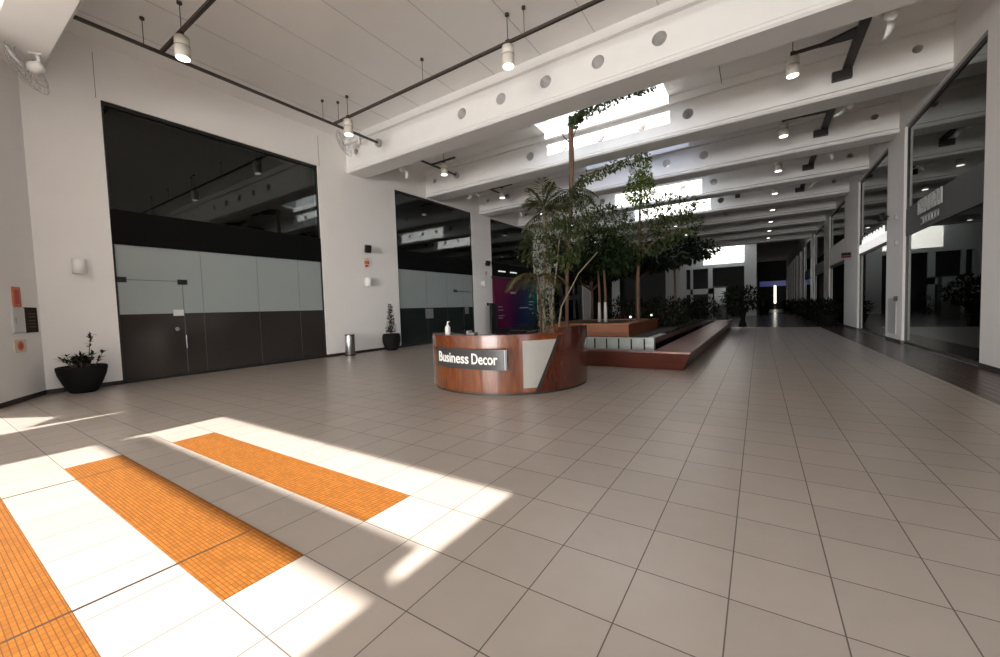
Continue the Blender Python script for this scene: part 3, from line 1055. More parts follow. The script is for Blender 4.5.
bn = thing('waste_bin', 'slim brushed steel waste bin against the second pier', 'bin', (-13.12, 9.5, 0))
MB().lathe([(.175, .0), (.18, .01), (.18, .80), (.172, .83), (.16, .83), (.155, .80), (.155, .7)], 30).build('bin_body', M['steel'], bn, smooth=True)
MB().lathe([(.184, .0), (.184, .05)], 30).build('base_ring', M['frame'], bn)
MB().lathe([(.182, .77), (.182, .79)], 30).build('rim_band', M['frame'], bn)
MB().lathe([(.15, .68), (.15, .7)], 20).build('inner_liner', M['black'], bn)


# ---------------------------------------------------------------- reception desk
DC = Vector((-4.68, 7.53))
DR = 1.69
DH = 1.115
def ring_pt(phi, r):
    return (r*math.sin(phi), -r*math.cos(phi))
def arc(mb, p0, p1, r0, r1, z0, z1, n=64):
    """solid arc of a ring wall from angle p0 to p1"""
    vs, fs = [], []
    for i in range(n+1):
        a = p0+(p1-p0)*i/n
        for r, z in ((r0, z0), (r1, z0), (r1, z1), (r0, z1)):
            x, y = ring_pt(a, r)
            vs.append((x, y, z))
    for i in range(n):
        o = i*4
        for k in range(4):
            fs.append((o+k, o+(k+1) % 4, o+4+(k+1) % 4, o+4+k))
    fs += [(3, 2, 1, 0), tuple(n*4+k for k in range(4))]
    mb.add(vs, fs)
    return mb
def cyl_phi(px, py, r=DR):
    d = FW + RT*((px-500)/F_PX) - UP*((py-328.5)/F_PX)
    o2, d2 = Vector((EYE.x, EYE.y))-DC, Vector((d.x, d.y))
    a, b, c = d2.dot(d2), 2*o2.dot(d2), o2.dot(o2)-r*r
    disc = b*b-4*a*c
    if disc < 0:
        return None
    t = (-b-math.sqrt(disc))/(2*a)
    p = o2+d2*t
    return math.atan2(p.x, -p.y), EYE.z+d.z*t
rad = math.radians
desk = thing('reception_desk', 'round polished red wood reception counter standing on the beige tiles', 'desk', (DC.x, DC.y, 0))
A0, A1 = rad(-49), rad(140)
body = MB()
arc(body, A0, A1, DR-.4, DR, .05, DH-.045, 96)
body.build('counter_body', M['wood'], desk, smooth=False)
arc(MB(), A0, A1, DR-.42, DR+.012, DH-.045, DH, 96).build('counter_top', M['wood_top'], desk)
arc(MB(), A0+.02, A1, DR-.38, DR-.02, 0, .05, 96).build('plinth', M['base'], desk)
tag(arc(MB(), A0-.035, A0, DR-.42, DR+.012, .02, DH+.0, 4).build('end_panel', M['steel'], desk), 'narrow steel end panel')
tag(arc(MB(), A0+.03, A0+.05, DR, DR+.004, .12, DH-.09, 2).build('edge_strip', M['frame'], desk), 'dark vertical strip')
# sign board: a flatter arc than the counter, standing slightly off it
SR = 2.5
phm = rad(-20)
off = Vector(ring_pt(phm, DR+.03-SR))
def sign_phi(px, py):
    d = FW + RT*((px-500)/F_PX) - UP*((py-328.5)/F_PX)
    o2, d2 = Vector((EYE.x, EYE.y))-DC-off, Vector((d.x, d.y))
    a, b, c = d2.dot(d2), 2*o2.dot(d2), o2.dot(o2)-SR*SR
    t = (-b-math.sqrt(b*b-4*a*c))/(2*a)
    p = o2+d2*t
    return math.atan2(p.x, -p.y)
S0, S1 = sign_phi(437.5, 357), sign_phi(507, 358.5)
sb = arc(MB(), S0, S1, SR-.03, SR, .50, .87, 40)
sb.v = [(x+off.x, y+off.y, z) for x, y, z in sb.v]
sb = sb.build('sign_board', M['sign'], desk)
tag(sb, 'charcoal board with white lettering')
for q in (S0+.06, (S0+S1)/2, S1-.06):
    x, y = ring_pt(q, SR-.03)
    x, y = x+off.x, y+off.y
    a = math.atan2(x, -y)
    arc(MB(), a-.02, a+.02, DR-.005, max(math.hypot(x, y), DR+.01), .6, .77, 3).build('sign_mount', M['frame'], desk)
e = arc(MB(), S1-.02, S1-.012, SR, SR+.004, .51, .86, 2)
e.v = [(x+off.x, y+off.y, z) for x, y, z in e.v]
e.build('sign_edge', M['grey'], sb)
def sign_text(body, px0, px1, z0, z1):
    p0, p1 = sign_phi(px0, 357), sign_phi(px1, 358.5)
    tx = letters('lettering', body, .28, M['letter'], sb, lambda x, y, z: (x, y, z), .004)
    xs = [v.co.x for v in tx.data.vertices]
    ys = [v.co.y for v in tx.data.vertices]
    for v in tx.data.vertices:
        a = p0+(p1-p0)*(v.co.x-min(xs))/(max(xs)-min(xs))
        x, y = ring_pt(a, SR+.003+v.co.z)
        v.co = (x+off.x, y+off.y, z0+(z1-z0)*(v.co.y-min(ys))/(max(ys)-min(ys)))
sign_text('Business', 439.5, 468.5, .595, .795)
sign_text('Decor', 471.5, 497.5, .595, .795)
# grey panel cut on a slant and the dark red section beyond it
a0, a1, a2 = cyl_phi(523, 365)[0], cyl_phi(557, 345)[0], cyl_phi(538, 388)[0]
n = 14
def slant_patch(f0, f1, z0, z1, r0, r1, nz=16, na=10):
    """curved panel whose sides run from f0(z) to f1(z)"""
    b = MB()
    vs, fs = [], []
    for layer in (r1, r0):
        for i in range(nz+1):
            z = z0+(z1-z0)*i/nz
            for j in range(na+1):
                a = f0(z)+(f1(z)-f0(z))*j/na
                x, y = ring_pt(a, layer)
                vs.append((x, y, z))
    W = na+1
    L = W*(nz+1)
    for i in range(nz):
        for j in range(na):
            q = (i*W+j, i*W+j+1, (i+1)*W+j+1, (i+1)*W+j)
            fs.append(q)
            fs.append(tuple(L+k for k in reversed(q)))
    for i in range(nz):
        fs.append((i*W, (i+1)*W, L+(i+1)*W, L+i*W))
        fs.append((i*W+na, L+i*W+na, L+(i+1)*W+na, (i+1)*W+na))
    for j in range(na):
        fs.append((j, L+j, L+j+1, j+1))
        fs.append((nz*W+j, nz*W+j+1, L+nz*W+j+1, L+nz*W+j))
    b.add(vs, fs)
    return b
zb, zt_ = .13, 1.0
def diag(z):
    return a2+(a1-a2)*(z-zb)/(zt_-zb)
tag(slant_patch(lambda z: a0, lambda z: max(a0+.01, diag(z)-.012), zb, zt_, DR, DR+.008).build('inset_panel', M['panel'], desk), 'grey panel with a slanted edge')
tag(slant_patch(lambda z: diag(z)-.008, lambda z: diag(z)+.03, .05, DH-.045, DR, DR+.014).build('slanted_strip', M['base'], desk), 'dark slanted strip')
tag(slant_patch(lambda z: diag(z)+.03, lambda z: rad(138), .05, DH-.045, DR, DR+.006, na=40).build('dark_section', M['wood_dark'], desk), 'darker red wood section')
b0, b1 = cyl_phi(563, 338)[0], cyl_phi(584, 338)
b1 = b1[0] if b1 else rad(105)
tag(arc(MB(), b0, b1+.15, DR-.14, DR+.022, .86, DH+.09, 16).build('raised_block', M['wood_dark'], desk), 'raised dark red block on the counter')

# things on the counter
def on_counter(phi, r):
    x, y = ring_pt(phi, r)
    return (DC.x+x, DC.y+y, DH)
bt = thing('sanitizer_bottle', 'small white pump bottle standing on the counter near its steel end', 'bottle', on_counter(rad(-26), DR-.2))
MB().lathe([(.05, 0), (.055, .01), (.055, .13), (.035, .17), (.02, .18), (.02, .2)], 16).build('bottle', M['bottle'], bt, smooth=True)
MB().tube([(0, 0, .2), (0, 0, .25), (.05, 0, .25)], .012, 8).build('pump', M['white'], bt)
ph = thing('desk_phone', 'small pale device lying on the counter above the sign', 'phone', on_counter(rad(2), DR-.24), rad(10))
MB().box(-.09, .09, -.08, .08, 0, .045).build('phone_base', M['shop_mid'], ph, bevel=.01)
MB().tube([(-.06, -.08, .06), (-.06, .08, .06)], .022, 8).build('handset', M['grey'], ph)
lp = thing('laptop', 'thin dark laptop lying open on the counter beside the raised block', 'laptop', on_counter(rad(38), DR-.25), rad(215))
MB().box(-.16, .16, -.11, .11, 0, .018).build('keyboard_base', M['black'], lp, bevel=.004)
l2 = MB().box(-.16, .16, 0, .012, 0, .1).build('screen', M['black'], lp)
l2.location = (0, .11, .018)
l2.rotation_euler = (-.9, 0, 0)

# black totem and colour screen in front of the third storefront
kt = thing('totem_screen', 'narrow black upright totem beside the third pier', 'screen', (-13.2, 19.5, 0))
MB().box(-.15, .15, -.35, .35, 0, .06).build('foot', M['black'], kt)
MB().box(-.06, .06, -.32, .32, .06, 1.95).build('screen', M['black'], kt, bevel=.01)
ds = thing('display_wall', 'large magenta and teal display panel on a black base along the storefronts', 'display', (-13.45, 22.7, 0))
MB().box(-.06, .06, -2.75, 2.75, .35, 3.5).build('screen', M['poster'], ds)
MB().box(-.1, .1, -2.8, 2.8, 0, .38).build('base', M['black'], ds)
MB().box(-.08, .05, -2.8, 2.8, 3.48, 3.6).build('top_rail', M['black'], ds)
s = MB()
s.box(.06, .063, -.9, -.2, 2.55, 2.68)
for i, (y, z, w) in enumerate(((-2.4, 1.7, .5), (-2.4, 1.5, .6), (-2.4, 1.15, .7), (-2.4, 1.0, .5), (1.5, 2.0, .7), (1.5, 1.8, .6), (1.5, 1.5, .7), (1.6, 1.2, .6), (.2, 1.6, 1.2))):
    s.box(.06, .063, y, y+w, z, z+.05)
s.build('printed_line', plain('pale_print', (.35, .3, .38), .5), ds)
sl = thing('ceiling_downlight', 'pair of dim strip lights in the dark fascia over the display panel', 'lamp', (XL+.0, 21.6, 3.95))
for y in (-.9, .5):
    MB().box(0, .04, y, y+.8, -.04, .03).build('light_strip', lamp_mat('dim_strip', (1, .98, .95), .5), sl)


# ---------------------------------------------------------------- planter complex
BX0, BX1, BY0, BY1 = -8.25, -1.33, 9.95, 28.1
bw = .82
bench = thing('planter_bench', 'long low red wood bench running round the indoor garden', 'bench', ((BX0+BX1)/2, (BY0+BY1)/2, 0))
cxb, cyb = (BX0+BX1)/2, (BY0+BY1)/2
def frustum(mb, x0, x1, y0, y1, z0, z1, ins):
    mb.add([(x0+ins, y0+ins, z0), (x1-ins, y0+ins, z0), (x1-ins, y1-ins, z0), (x0+ins, y1-ins, z0), (x0, y0, z1), (x1, y0, z1), (x1, y1, z1), (x0, y1, z1)],
           [(0, 1, 5, 4), (1, 2, 6, 5), (2, 3, 7, 6), (3, 0, 4, 7)])
    return mb
hx, hy = (BX1-BX0)/2, (BY1-BY0)/2
# slanted outer skirt with inner faces
sk = MB()
frustum(sk, -hx, hx, -hy, hy, 0, .41, .17)
fi = MB()
sk.build('skirt', M['bench'], bench)
ri = MB()
ri.box(-hx+bw, hx-bw, -hy+.30, -hy+.34, .02, .41).box(-hx+bw, hx-bw, hy-.34, hy-.30, .02, .41).box(-hx+bw-.04, -hx+bw, -hy+.3, hy-.3, .02, .41).box(hx-bw, hx-bw+.04, -hy+.3, hy-.3, .02, .41)
ri.build('inner_face', M['stone'], bench)
tp = MB()
tp.box(hx-bw, hx+.02, -hy-.02, hy+.02, .405, .455).box(-hx-.02, -hx+bw, -hy-.02, hy+.02, .405, .455)
tp.build('seat', M['bench_y'], bench, bevel=.008)
MB().box(-hx+bw, hx-bw, -hy-.02, -hy+.34, .405, .455).build('seat', M['bench'], bench, bevel=.008)
MB().box(-hx+bw, hx-bw, hy-.34, hy+.02, .405, .455).build('seat', M['bench'], bench, bevel=.008)
s = MB()
MB().box(-hx+bw, hx-bw, -hy+.34, hy-.34, .0, .26).build('pond_floor', M['pond'], bench)

GX0, GX1, GY0, GY1 = -7.3, -2.33, 11.0, 26.5
gp = thing('garden_planter', 'low raised planter with a pale stone front standing inside the wooden bench', 'planter', ((GX0+GX1)/2, GY0, .26))
gx = (GX1-GX0)/2
MB().box(-gx, gx, 0, .18, 0, .43).build('front_wall', M['pale_stone'], gp, bevel=.01)
s = MB().box(gx-.16, gx, .18, GY1-GY0, 0, .42).box(-gx, -gx+.16, .18, GY1-GY0, 0, .42).box(-gx+.16, gx-.16, GY1-GY0-.16, GY1-GY0, 0, .42)
s.build('side_wall', M['stone'], gp)
s = MB()
s.box(gx-.17, gx+.01, .0, 1.6, .42, .44)
s.build('coping', M['pale_stone'], gp)
MB().box(-gx+.16, gx-.16, .18, GY1-GY0-.16, 0, .34).build('soil', M['soil'], gp)
s = MB()
for i in range(14):
    x = -gx+.25+i*(2*gx-.5)/13
    s.box(x-.02, x+.02, -.006, .0, .03, .40)
s.build('streak_reflection', M['stone'], gp)  # thin dark strips standing in for streaked reflections on the front wall

tier = thing('wooden_tier', 'orange wood step box rising from the garden planter under the trees', 'planter box', (-4.95, 14.6, .6))
MB().box(-1.55, 1.55, -2.1, 2.2, 0, .36).build('box_side', M['oak'], tier)
MB().box(-1.6, 1.6, -2.15, -1.7, .36, .41).box(-1.6, 1.6, 1.8, 2.25, .36, .41).box(-1.6, -1.15, -1.7, 1.8, .36, .41).box(1.15, 1.6, -1.7, 1.8, .36, .41).build('top_board', M['oak'], tier, bevel=.006)
MB().box(-1.15, 1.15, -1.7, 1.8, .3, .37).build('soil', M['soil'], tier)
ZG = .97


# ---------------------------------------------------------------- trees and shrubs
def tree(name, label, loc, trunks, leaves, mats=('bark', 'leaf'), group='trees of the indoor garden', cat='tree', extra=None):
    """trunks: [(points, radii)], leaves: callable filling a mesh, in coordinates from the tree base"""
    t = thing(name, label, cat, loc, 0, group)
    for i, (pts, rr) in enumerate(trunks):
        MB().tube(pts, rr, 8).build('trunk' if i == 0 else 'branch', M[mats[0]], t, smooth=True)
    f = MB()
    leaves(f)
    f.build('foliage', M[mats[1]], t)
    if extra:
        extra(t)
    return t
def rel(base, p):
    return tuple(a-b for a, b in zip(p, base))
# 1. tall slender tree whose two side branches trail small leaves
b = (-5.25, 12.0, .55)
P1 = [rel(b, q) for q in ((-5.25, 12.0, .55), (-5.2, 12, 2.6), (-5.02, 12.0, 4.6), (-4.95, 12.0, 6.2), (-4.93, 11.95, 7.5))]
br1 = [rel(b, q) for q in ((-4.93, 11.95, 7.42), (-4.5, 11.8, 7.52), (-3.7, 11.75, 7.66), (-2.9, 11.75, 7.72), (-2.4, 11.75, 7.74))]
br2 = [rel(b, q) for q in ((-4.95, 12, 5.3), (-4.55, 11.95, 5.62), (-3.9, 11.9, 5.7), (-3.2, 11.9, 5.82), (-2.6, 11.9, 5.86))]
br3 = [rel(b, q) for q in ((-4.94, 12, 6.7), (-5.15, 11.9, 6.95), (-5.25, 11.8, 7.2))]
br4 = [rel(b, q) for q in ((-4.94, 12, 6.75), (-4.75, 11.9, 7.05), (-4.7, 11.85, 7.25))]
def lv1(f):
    for br, n_ in ((br1, 900), (br2, 420)):
        for _ in range(n_):
            t_ = random.random()**1.25*3.99
            i = int(t_)
            p = Vector(br[i]).lerp(Vector(br[i+1]), t_-i) + Vector((0, random.uniform(-.2, .2), random.uniform(-.2, .06)))
            f.leaf(p, Vector((random.uniform(-.5, .8), random.uniform(-.7, .7), random.uniform(-1.2, .1))), Vector((0, 1, .4)), random.uniform(.09, .17), .05)
    for a in range(9):
        f.frond(Vector(P1[3])+Vector((0, 0, -1.0)), a*.7+.2, .35, .95, .55, 10, .06, .24)
    for a in range(7):
        f.frond(Vector(P1[2])+Vector((0, 0, .45)), a*.9+.5, .3, 1.0, .6, 10, .06, .26)
tree('slender_tree', 'tallest slender tree with a leafy branch stretched under the rooflight', b, [(P1, [.058, .055, .06, .09, .08]), (br1, [.05, .035, .025, .018, .01]), (br2, [.045, .03, .02, .015, .008]), (br3, [.025, .018, .008]), (br4, [.025, .018, .008])], lv1, ('bark', 'leaf'))
# 2. palm with a fan crown
b = (-5.95, 11.7, .55)
P2 = [rel(b, q) for q in ((-5.95, 11.7, .55), (-5.88, 11.7, 2.4), (-5.78, 11.7, 3.8), (-5.82, 11.7, 4.85))]
def lv2(f):
    for a in range(17):
        f.frond(P2[3], a*2*PI/17+random.uniform(-.15, .15), random.uniform(.1, 1.2), random.uniform(.95, 1.25), random.uniform(.22, .48), 16, .05, .32)
    for a in range(8):
        f.frond(Vector(P2[3])+Vector((0, 0, -.15)), a*2*PI/8, -.35, .9, .35, 10, .05, .28)
tree('palm_tree', 'pale stemmed palm with a round crown of feathery fronds behind the counter', b, [(P2, [.06, .05, .045, .05])], lv2, ('bark_pale', 'leaf_o'))
# 3. multi stemmed bushy tree right behind the counter
b = (-5.5, 11.4, .55)
st = [([rel(b, q) for q in qs], [.034, .026, .018, .01]) for qs in (
    ((-5.5, 11.4, .55), (-5.45, 11.4, 1.8), (-5.25, 11.4, 3.0), (-5.1, 11.4, 4.2)),
    ((-5.35, 11.45, .55), (-5.2, 11.5, 1.6), (-4.6, 11.5, 2.6), (-4.0, 11.55, 3.2)),
    ((-5.6, 11.35, .55), (-5.75, 11.35, 1.6), (-5.9, 11.3, 2.6), (-6.1, 11.3, 3.4)),
    ((-5.55, 11.5, .55), (-5.6, 11.5, 2.0), (-5.5, 11.5, 3.4), (-5.6, 11.5, 4.3)))]
def lv3(f):
    f.cloud(rel(b, (-5.9, 11.4, 3.5)), (.7, .6, .6), 510, 0.172, 0.052)
    f.cloud(rel(b, (-5.1, 11.5, 3.6)), (.7, .6, .8), 816, 0.187, 0.059)
    f.cloud(rel(b, (-4.7, 11.6, 4.3)), (.6, .5, .55), 442, 0.172, 0.052)
    f.cloud(rel(b, (-5.75, 11.4, 2.4)), (.5, .4, .7), 323, 0.156, 0.044)
    f.cloud(rel(b, (-5.65, 11.4, 1.5)), (.3, .3, .7), 255, 0.133, 0.037)
tree('bushy_tree', 'many stemmed loose green tree rising just behind the raised counter block', b, st, lv3, ('bark_pale', 'leaf'))
# 4. drooping olive frond plant
b = (-6.05, 11.75, .55)
P4 = [rel(b, q) for q in ((-6.05, 11.75, .55), (-6.08, 11.75, 1.8), (-6.12, 11.75, 2.6))]
def lv4(f):
    for a in (PI*.9, PI*1.05, PI*1.2, PI*.75, .2, -.5, 1.2, PI*1.5, PI*1.35, PI*.6):
        f.frond(P4[2], a, .5, random.uniform(1.2, 1.75), .72, 18, .055, .34)
tree('arching_palm', 'low palm with drooping brownish fronds in front of the display panel', b, [(P4, [.05, .045, .05])], lv4, ('bark', 'leaf_br'))
# 5. tree with the bright crown on the tier
b = (-3.72, 15.0, ZG)
P5 = [rel(b, q) for q in ((-3.72, 15.0, ZG), (-3.7, 15, 2.8), (-3.62, 15, 4.4), (-3.58, 15, 6.0))]
def side(f, pts):
    return [rel(b, q) for q in pts]
br5 = [([rel(b, q) for q in qs], [.04, .025, .01]) for qs in (
    ((-3.65, 15, 3.6), (-4.6, 14.9, 4.3), (-5.4, 14.8, 4.8)), ((-3.64, 15, 3.9), (-2.7, 15, 4.4), (-1.9, 15, 4.7)),
    ((-3.65, 15, 3.2), (-4.4, 15.3, 3.6), (-5.3, 15.4, 3.9)), ((-3.65, 15, 3.3), (-3, 14.6, 3.8), (-2.2, 14.3, 4.0)))]
def lv5(f):
    f.cloud(rel(b, (-4.8, 14.9, 4.8)), (1.0, .8, .5), 952, 0.172, 0.059)
    f.cloud(rel(b, (-5.2, 15.0, 4.1)), (.9, .8, .5), 782, 0.172, 0.059)
    f.cloud(rel(b, (-2.6, 15.0, 4.9)), (1.0, .7, .45), 714, 0.156, 0.059)
    f.cloud(rel(b, (-2.3, 14.8, 4.2)), (.8, .7, .45), 646, 0.156, 0.059)
    f.cloud(rel(b, (-3.7, 15, 3.9)), (1.3, .9, .6), 1190, 0.172, 0.059)
def crown(t):
    f = MB()
    f.cloud(rel(b, (-3.6, 14.95, 5.75)), (.5, .45, .6), 714, 0.156, 0.067, hollow=.1)
    f.cloud(rel(b, (-3.45, 14.95, 6.25)), (.28, .28, .4), 238, 0.156, 0.059, hollow=.1)
    tag(f.build('top_crown', M['leaf_b'], t), 'bright green crown')
tree('crowned_tree', 'dense tree on the orange tier with a bright green tuft on top', b, [(P5, [.07, .06, .05, .02])] + br5, lv5, ('bark', 'leaf'), extra=crown)
# 6. dark low crowned trees with whitewashed stems
def white_tree(label, x, y, h):
    b_ = (x, y, ZG)
    def lv(f):
        f.cloud((0, 0, h), (1.1, .9, .55), 520, .24, .09)
        f.cloud((.4, .2, h-.3), (.9, .8, .4), 300, .24, .09)
    def base(t):
        MB().tube([(0, 0, .0), (.01, 0, .75)], [.066, .055], 10).build('whitewash', M['bark_white'], t, smooth=True)
    return tree('shade_tree', label, b_, [([(0, 0, 0), (.02, 0, 1.0), (-.03, 0, h-.4)], [.06, .05, .04])], lv, ('bark', 'leaf_d'), extra=base)
white_tree('shade tree with a whitewashed foot on the tier, the one nearer the counter', -4.75, 14.4, 2.5)
white_tree('shade tree with a whitewashed foot on the tier, set a little further back', -5.15, 14.9, 2.7)
# 7. dark umbrella shaped trees further back
def umbrella_tree(label, x, y, h, r, zb=.6):
    def lv(f):
        for i in range(10):
            a = 2*PI*i/10
            f.cloud((r*.55*math.cos(a), r*.55*math.sin(a), h-.35+.15*math.sin(3*a)), (r*.5, r*.5, .38), 230, .3, .12)
        f.cloud((0, 0, h), (r*.6, r*.6, .35), 320, .3, .12)
    brs = []
    for i in range(6):
        a = 2*PI*i/6
        brs.append(([(0, 0, h-1.3), (r*.35*math.cos(a), r*.35*math.sin(a), h-.8), (r*.75*math.cos(a), r*.75*math.sin(a), h-.4)], [.04, .03, .012]))
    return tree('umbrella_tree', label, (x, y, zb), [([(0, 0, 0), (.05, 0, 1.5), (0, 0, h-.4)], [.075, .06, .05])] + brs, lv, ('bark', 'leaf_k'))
umbrella_tree('dark flat crowned tree near the corridor end of the garden', -3.7, 22.4, 4.35, 2.0, .26)
umbrella_tree('dark flat crowned tree in the middle of the garden', -4.9, 19.4, 3.4, 2.2)
umbrella_tree('dark flat crowned tree on the storefront side of the garden', -6.6, 18.0, 3.0, 1.9)
umbrella_tree('dark flat crowned tree towards the far end of the garden', -6.2, 25.0, 3.8, 1.6)
# shrubs at ground level
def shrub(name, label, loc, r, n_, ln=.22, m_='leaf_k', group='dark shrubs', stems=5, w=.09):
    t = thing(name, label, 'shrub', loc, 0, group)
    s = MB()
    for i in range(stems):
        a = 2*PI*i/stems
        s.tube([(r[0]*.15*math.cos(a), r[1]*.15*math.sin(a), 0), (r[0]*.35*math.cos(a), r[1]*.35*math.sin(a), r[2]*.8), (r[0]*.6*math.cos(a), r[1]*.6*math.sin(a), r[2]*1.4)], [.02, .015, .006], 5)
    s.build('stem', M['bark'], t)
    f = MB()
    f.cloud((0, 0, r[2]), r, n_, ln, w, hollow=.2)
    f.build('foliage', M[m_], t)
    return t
for i, (x, y, r, n_, lab) in enumerate((
        (-3.3, 18.4, (.8, 1.0, .55), 420, 'dark shrub in the garden planter behind the orange tier'),
        (-3.0, 21.2, (.7, 1.2, .6), 420, 'dark shrub in the garden planter under the flat crowned tree'),
        (-5.2, 19.5, (1.3, 1.2, .6), 520, 'wide dark shrub in the middle of the garden planter'),
        (-6.4, 21.5, (1.0, 1.2, .7), 420, 'dark shrub in the garden planter on the storefront side'),
        (-4.6, 23.8, (1.6, 1.0, .7), 520, 'wide dark shrub near the far end of the garden planter'),
        (-6.6, 13.2, (.55, .9, .6), 300, 'dark shrub beside the orange tier on the storefront side'))):
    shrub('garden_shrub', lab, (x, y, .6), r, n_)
# garden lights
def garden_light(label, x, y, z):
    t = thing('garden_light', label, 'lamp', (x, y, z), 0, 'small globe lights on the tier')
    MB().tube([(0, 0, 0), (0, 0, .16)], .012, 6).build('post', M['frame'], t)
    MB().lathe([(.02, .14), (.035, .155), (.042, .18), (.03, .205), (.012, .215)], 12).build('globe', lamp_mat('soft_globe', (1, .97, .9), .9), t, smooth=True)
garden_light('small pale globe light on the orange tier nearer the counter', -3.55, 13.3, ZG+.04)
garden_light('small pale globe light on the orange tier nearer the bright crowned tree', -3.3, 15.2, ZG+.04)

# big dark plant on a pedestal pot at the far end of the bench
bpt = thing('potted_palm', 'big dark bushy plant in a slim pot at the far end of the bench', 'plant', (-.85, 29.4, 0))
MB().lathe([(.24, 0), (.22, .06), (.13, .35), (.13, .6), (.24, 1.0), (.26, 1.1), (.22, 1.1)], 20).build('pot', M['pot'], bpt, smooth=True)
MB().lathe([(.225, 1.04), (.22, 1.08)], 16).build('soil', M['soil'], bpt)
f = MB()
f.cloud((0, 0, 1.75), (1.15, 1.0, .7), 700, .34, .11, hollow=.1)
for a in range(12):
    f.frond((0, 0, 1.2), a*.53, .9, 1.5, .55, 10, .06, .3)
f.build('foliage', M['leaf_k'], bpt)
MB().tube([(0, 0, 1.0), (.02, 0, 1.7)], .04, 6).build('stem', M['bark'], bpt)

# planters along the clear storefronts in the distance
def box_plant(label, x, y, s_=1):
    t = thing('planter_tub', label, 'plant', (x, y, 0), 0, 'dark planters along the corridor edge')
    MB().lathe([(.3*s_, 0), (.36*s_, .1), (.48*s_, .5), (.5*s_, .62), (.45*s_, .63)], 20).build('tub', M['pot'], t, smooth=True)
    MB().lathe([(.45*s_, .56), (.44*s_, .6)], 14).build('soil', M['soil'], t)
    f = MB()
    f.cloud((0, 0, 1.0), (.6*s_, .6*s_, .5), 260, .3, .1, hollow=.1)
    f.build('foliage', M['leaf_k'], t)
for i, (x, y) in enumerate(((3.45, 30.2), (3.4, 32.0), (3.35, 34.2), (3.4, 38.5), (3.4, 42), (3.4, 48), (3.3, 55))):
    box_plant('black tub with a dark bush beside the clear storefronts, %s counting along the corridor' % ORD[i], x, y)
for i, (x, y) in enumerate(((.5, 53), (.5, 58), (.6, 66), (3.2, 66))):
    box_plant('black tub with a dark bush in the far passage, %s from its mouth' % ORD[i], x, y)

# seating and kiosks glimpsed beyond the garden
kb = thing('kiosk_cabinet', 'pale glazed kiosk cabinet beyond the garden trees', 'kiosk', (-2.85, 40, 0))
MB().box(-.45, .45, -.4, .4, 0, 1.2).build('counter', M['shop_mid'], kb)
MB().box(-.45, .45, -.4, .4, 1.2, 2.8).build('glass_case', plain('pale_case', (.42, .46, .46), .25), kb, bevel=.03)
MB().box(-.5, .5, -.45, .45, 2.8, 2.9).build('roof', M['frame'], kb)
def cafe_table(label, x, y):
    t = thing('cafe_table', label, 'table', (x, y, 0), 0, 'small tables beyond the garden')
    MB().lathe([(.45, 1.12), (.45, 1.16)], 20).build('table_top', M['white'], t)
    MB().tube([(0, 0, .03), (0, 0, 1.12)], .04, 8).build('leg', M['frame'], t)
    MB().lathe([(.28, 0), (.28, .03)], 16).build('foot', M['frame'], t)
for x, y, lab in ((-6.0, 44, 'small white high table below the far window grid, farthest from the kiosk'), (-5.2, 44.5, 'small white high table below the far window grid, in the middle of its row'), (-4.4, 44, 'small white high table below the far window grid, closest to the kiosk')):
    cafe_table(lab, x, y)
for i, (x, y) in enumerate(((-6.2, 46), (-3.2, 45.5), (-1.9, 46.5))):
    shrub('far_shrub', ('dark shrub before the far window grid', 'dark shrub beside the kiosk cabinet', 'dark shrub before the far white pillar')[i], (x, y, 0), (.8, .6, .8), 260, .3)
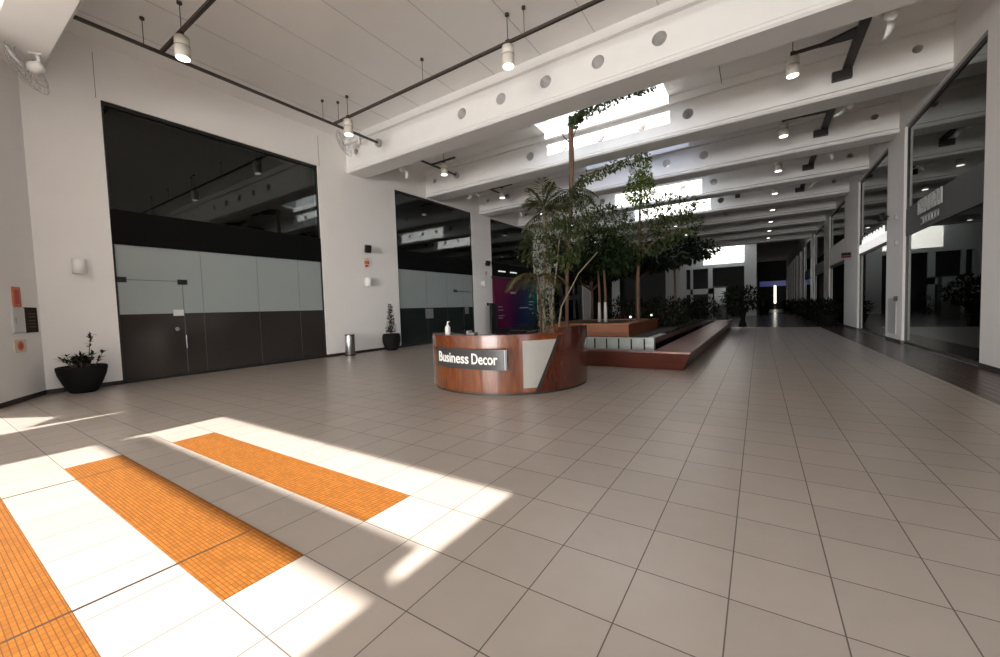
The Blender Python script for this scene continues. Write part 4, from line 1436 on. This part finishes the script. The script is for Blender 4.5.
for i, (x, y, lab) in enumerate(((-6.6, 31, 'tall dark shrub standing in for furniture past the bench, farthest from the slim pot'), (-4.9, 31.5, 'tall dark shrub standing in for furniture past the bench, in the middle of its row'), (-3.2, 31, 'tall dark shrub standing in for furniture past the bench, closest to the slim pot'))):
    shrub('standin_shrub', lab, (x, y, 0), (1.0, .8, .95), 620, .3)  # shrubs added to darken the spot where dark furniture stands
shrub('green_plant', 'lit green plant behind the opening beside the far white pillar', (-3.0, 51.8, 0), (1.0, .7, 2.0), 420, .35, 'leaf', 'far plants', 5, .14)


# ---------------------------------------------------------------- light
world = bpy.data.worlds.new('sky')
SC.world = world
world.use_nodes = True
bg = world.node_tree.nodes['Background']
bg.inputs['Color'].default_value = (.78, .88, 1.0, 1)
bg.inputs['Strength'].default_value = 3.2
sun_d = bpy.data.lights.new('sun', 'SUN')
sun_d.energy = 15
sun_d.angle = math.radians(.4)
sun_d.color = (1, .975, .94)
sun = bpy.data.objects.new('sun', sun_d)
COL.objects.link(sun)
sun.rotation_euler = (PI/2-EL, 0, 0)
sun.location = (0, -20, 20)
def area(name, loc, rot, sx, sy, e, col=(1, 1, 1), portal=False):
    d = bpy.data.lights.new(name, 'AREA')
    d.shape = 'RECTANGLE'
    d.size, d.size_y = sx, sy
    d.energy = e
    d.color = col
    if portal:
        d.cycles.is_portal = True
    o = bpy.data.objects.new(name, d)
    COL.objects.link(o)
    o.location = loc
    o.rotation_euler = rot
    return o
for x0, x1, y0, y1, zt in lights:
    area('rooflight_portal', ((x0+x1)/2, (y0+y1)/2, zt+.01), (0, 0, 0), x1-x0, y1-y0, 1, portal=True)
area('entrance_portal', (-2.2, -21.1, 2.1), (PI/2, 0, 0), 10.8, 4.2, 1, portal=True)
area('entrance_fill', (-2.2, -20.8, 2.3), (PI/2+.2, 0, 0), 10.4, 4.2, 3300, (1, .97, .925))  # fill lamp added in the unseen entrance opening

SC.view_settings.view_transform = 'Standard'
SC.view_settings.look = 'None'
SC.view_settings.gamma = 1
SC.view_settings.use_curve_mapping = False
SC.view_settings.exposure = 0.33
SC.cycles.max_bounces = 10
SC.cycles.diffuse_bounces = 6
SC.cycles.glossy_bounces = 4
SC.cycles.transparent_max_bounces = 12
SC.cycles.sample_clamp_indirect = 6
SC.cycles.caustics_reflective = False
SC.cycles.caustics_refractive = False
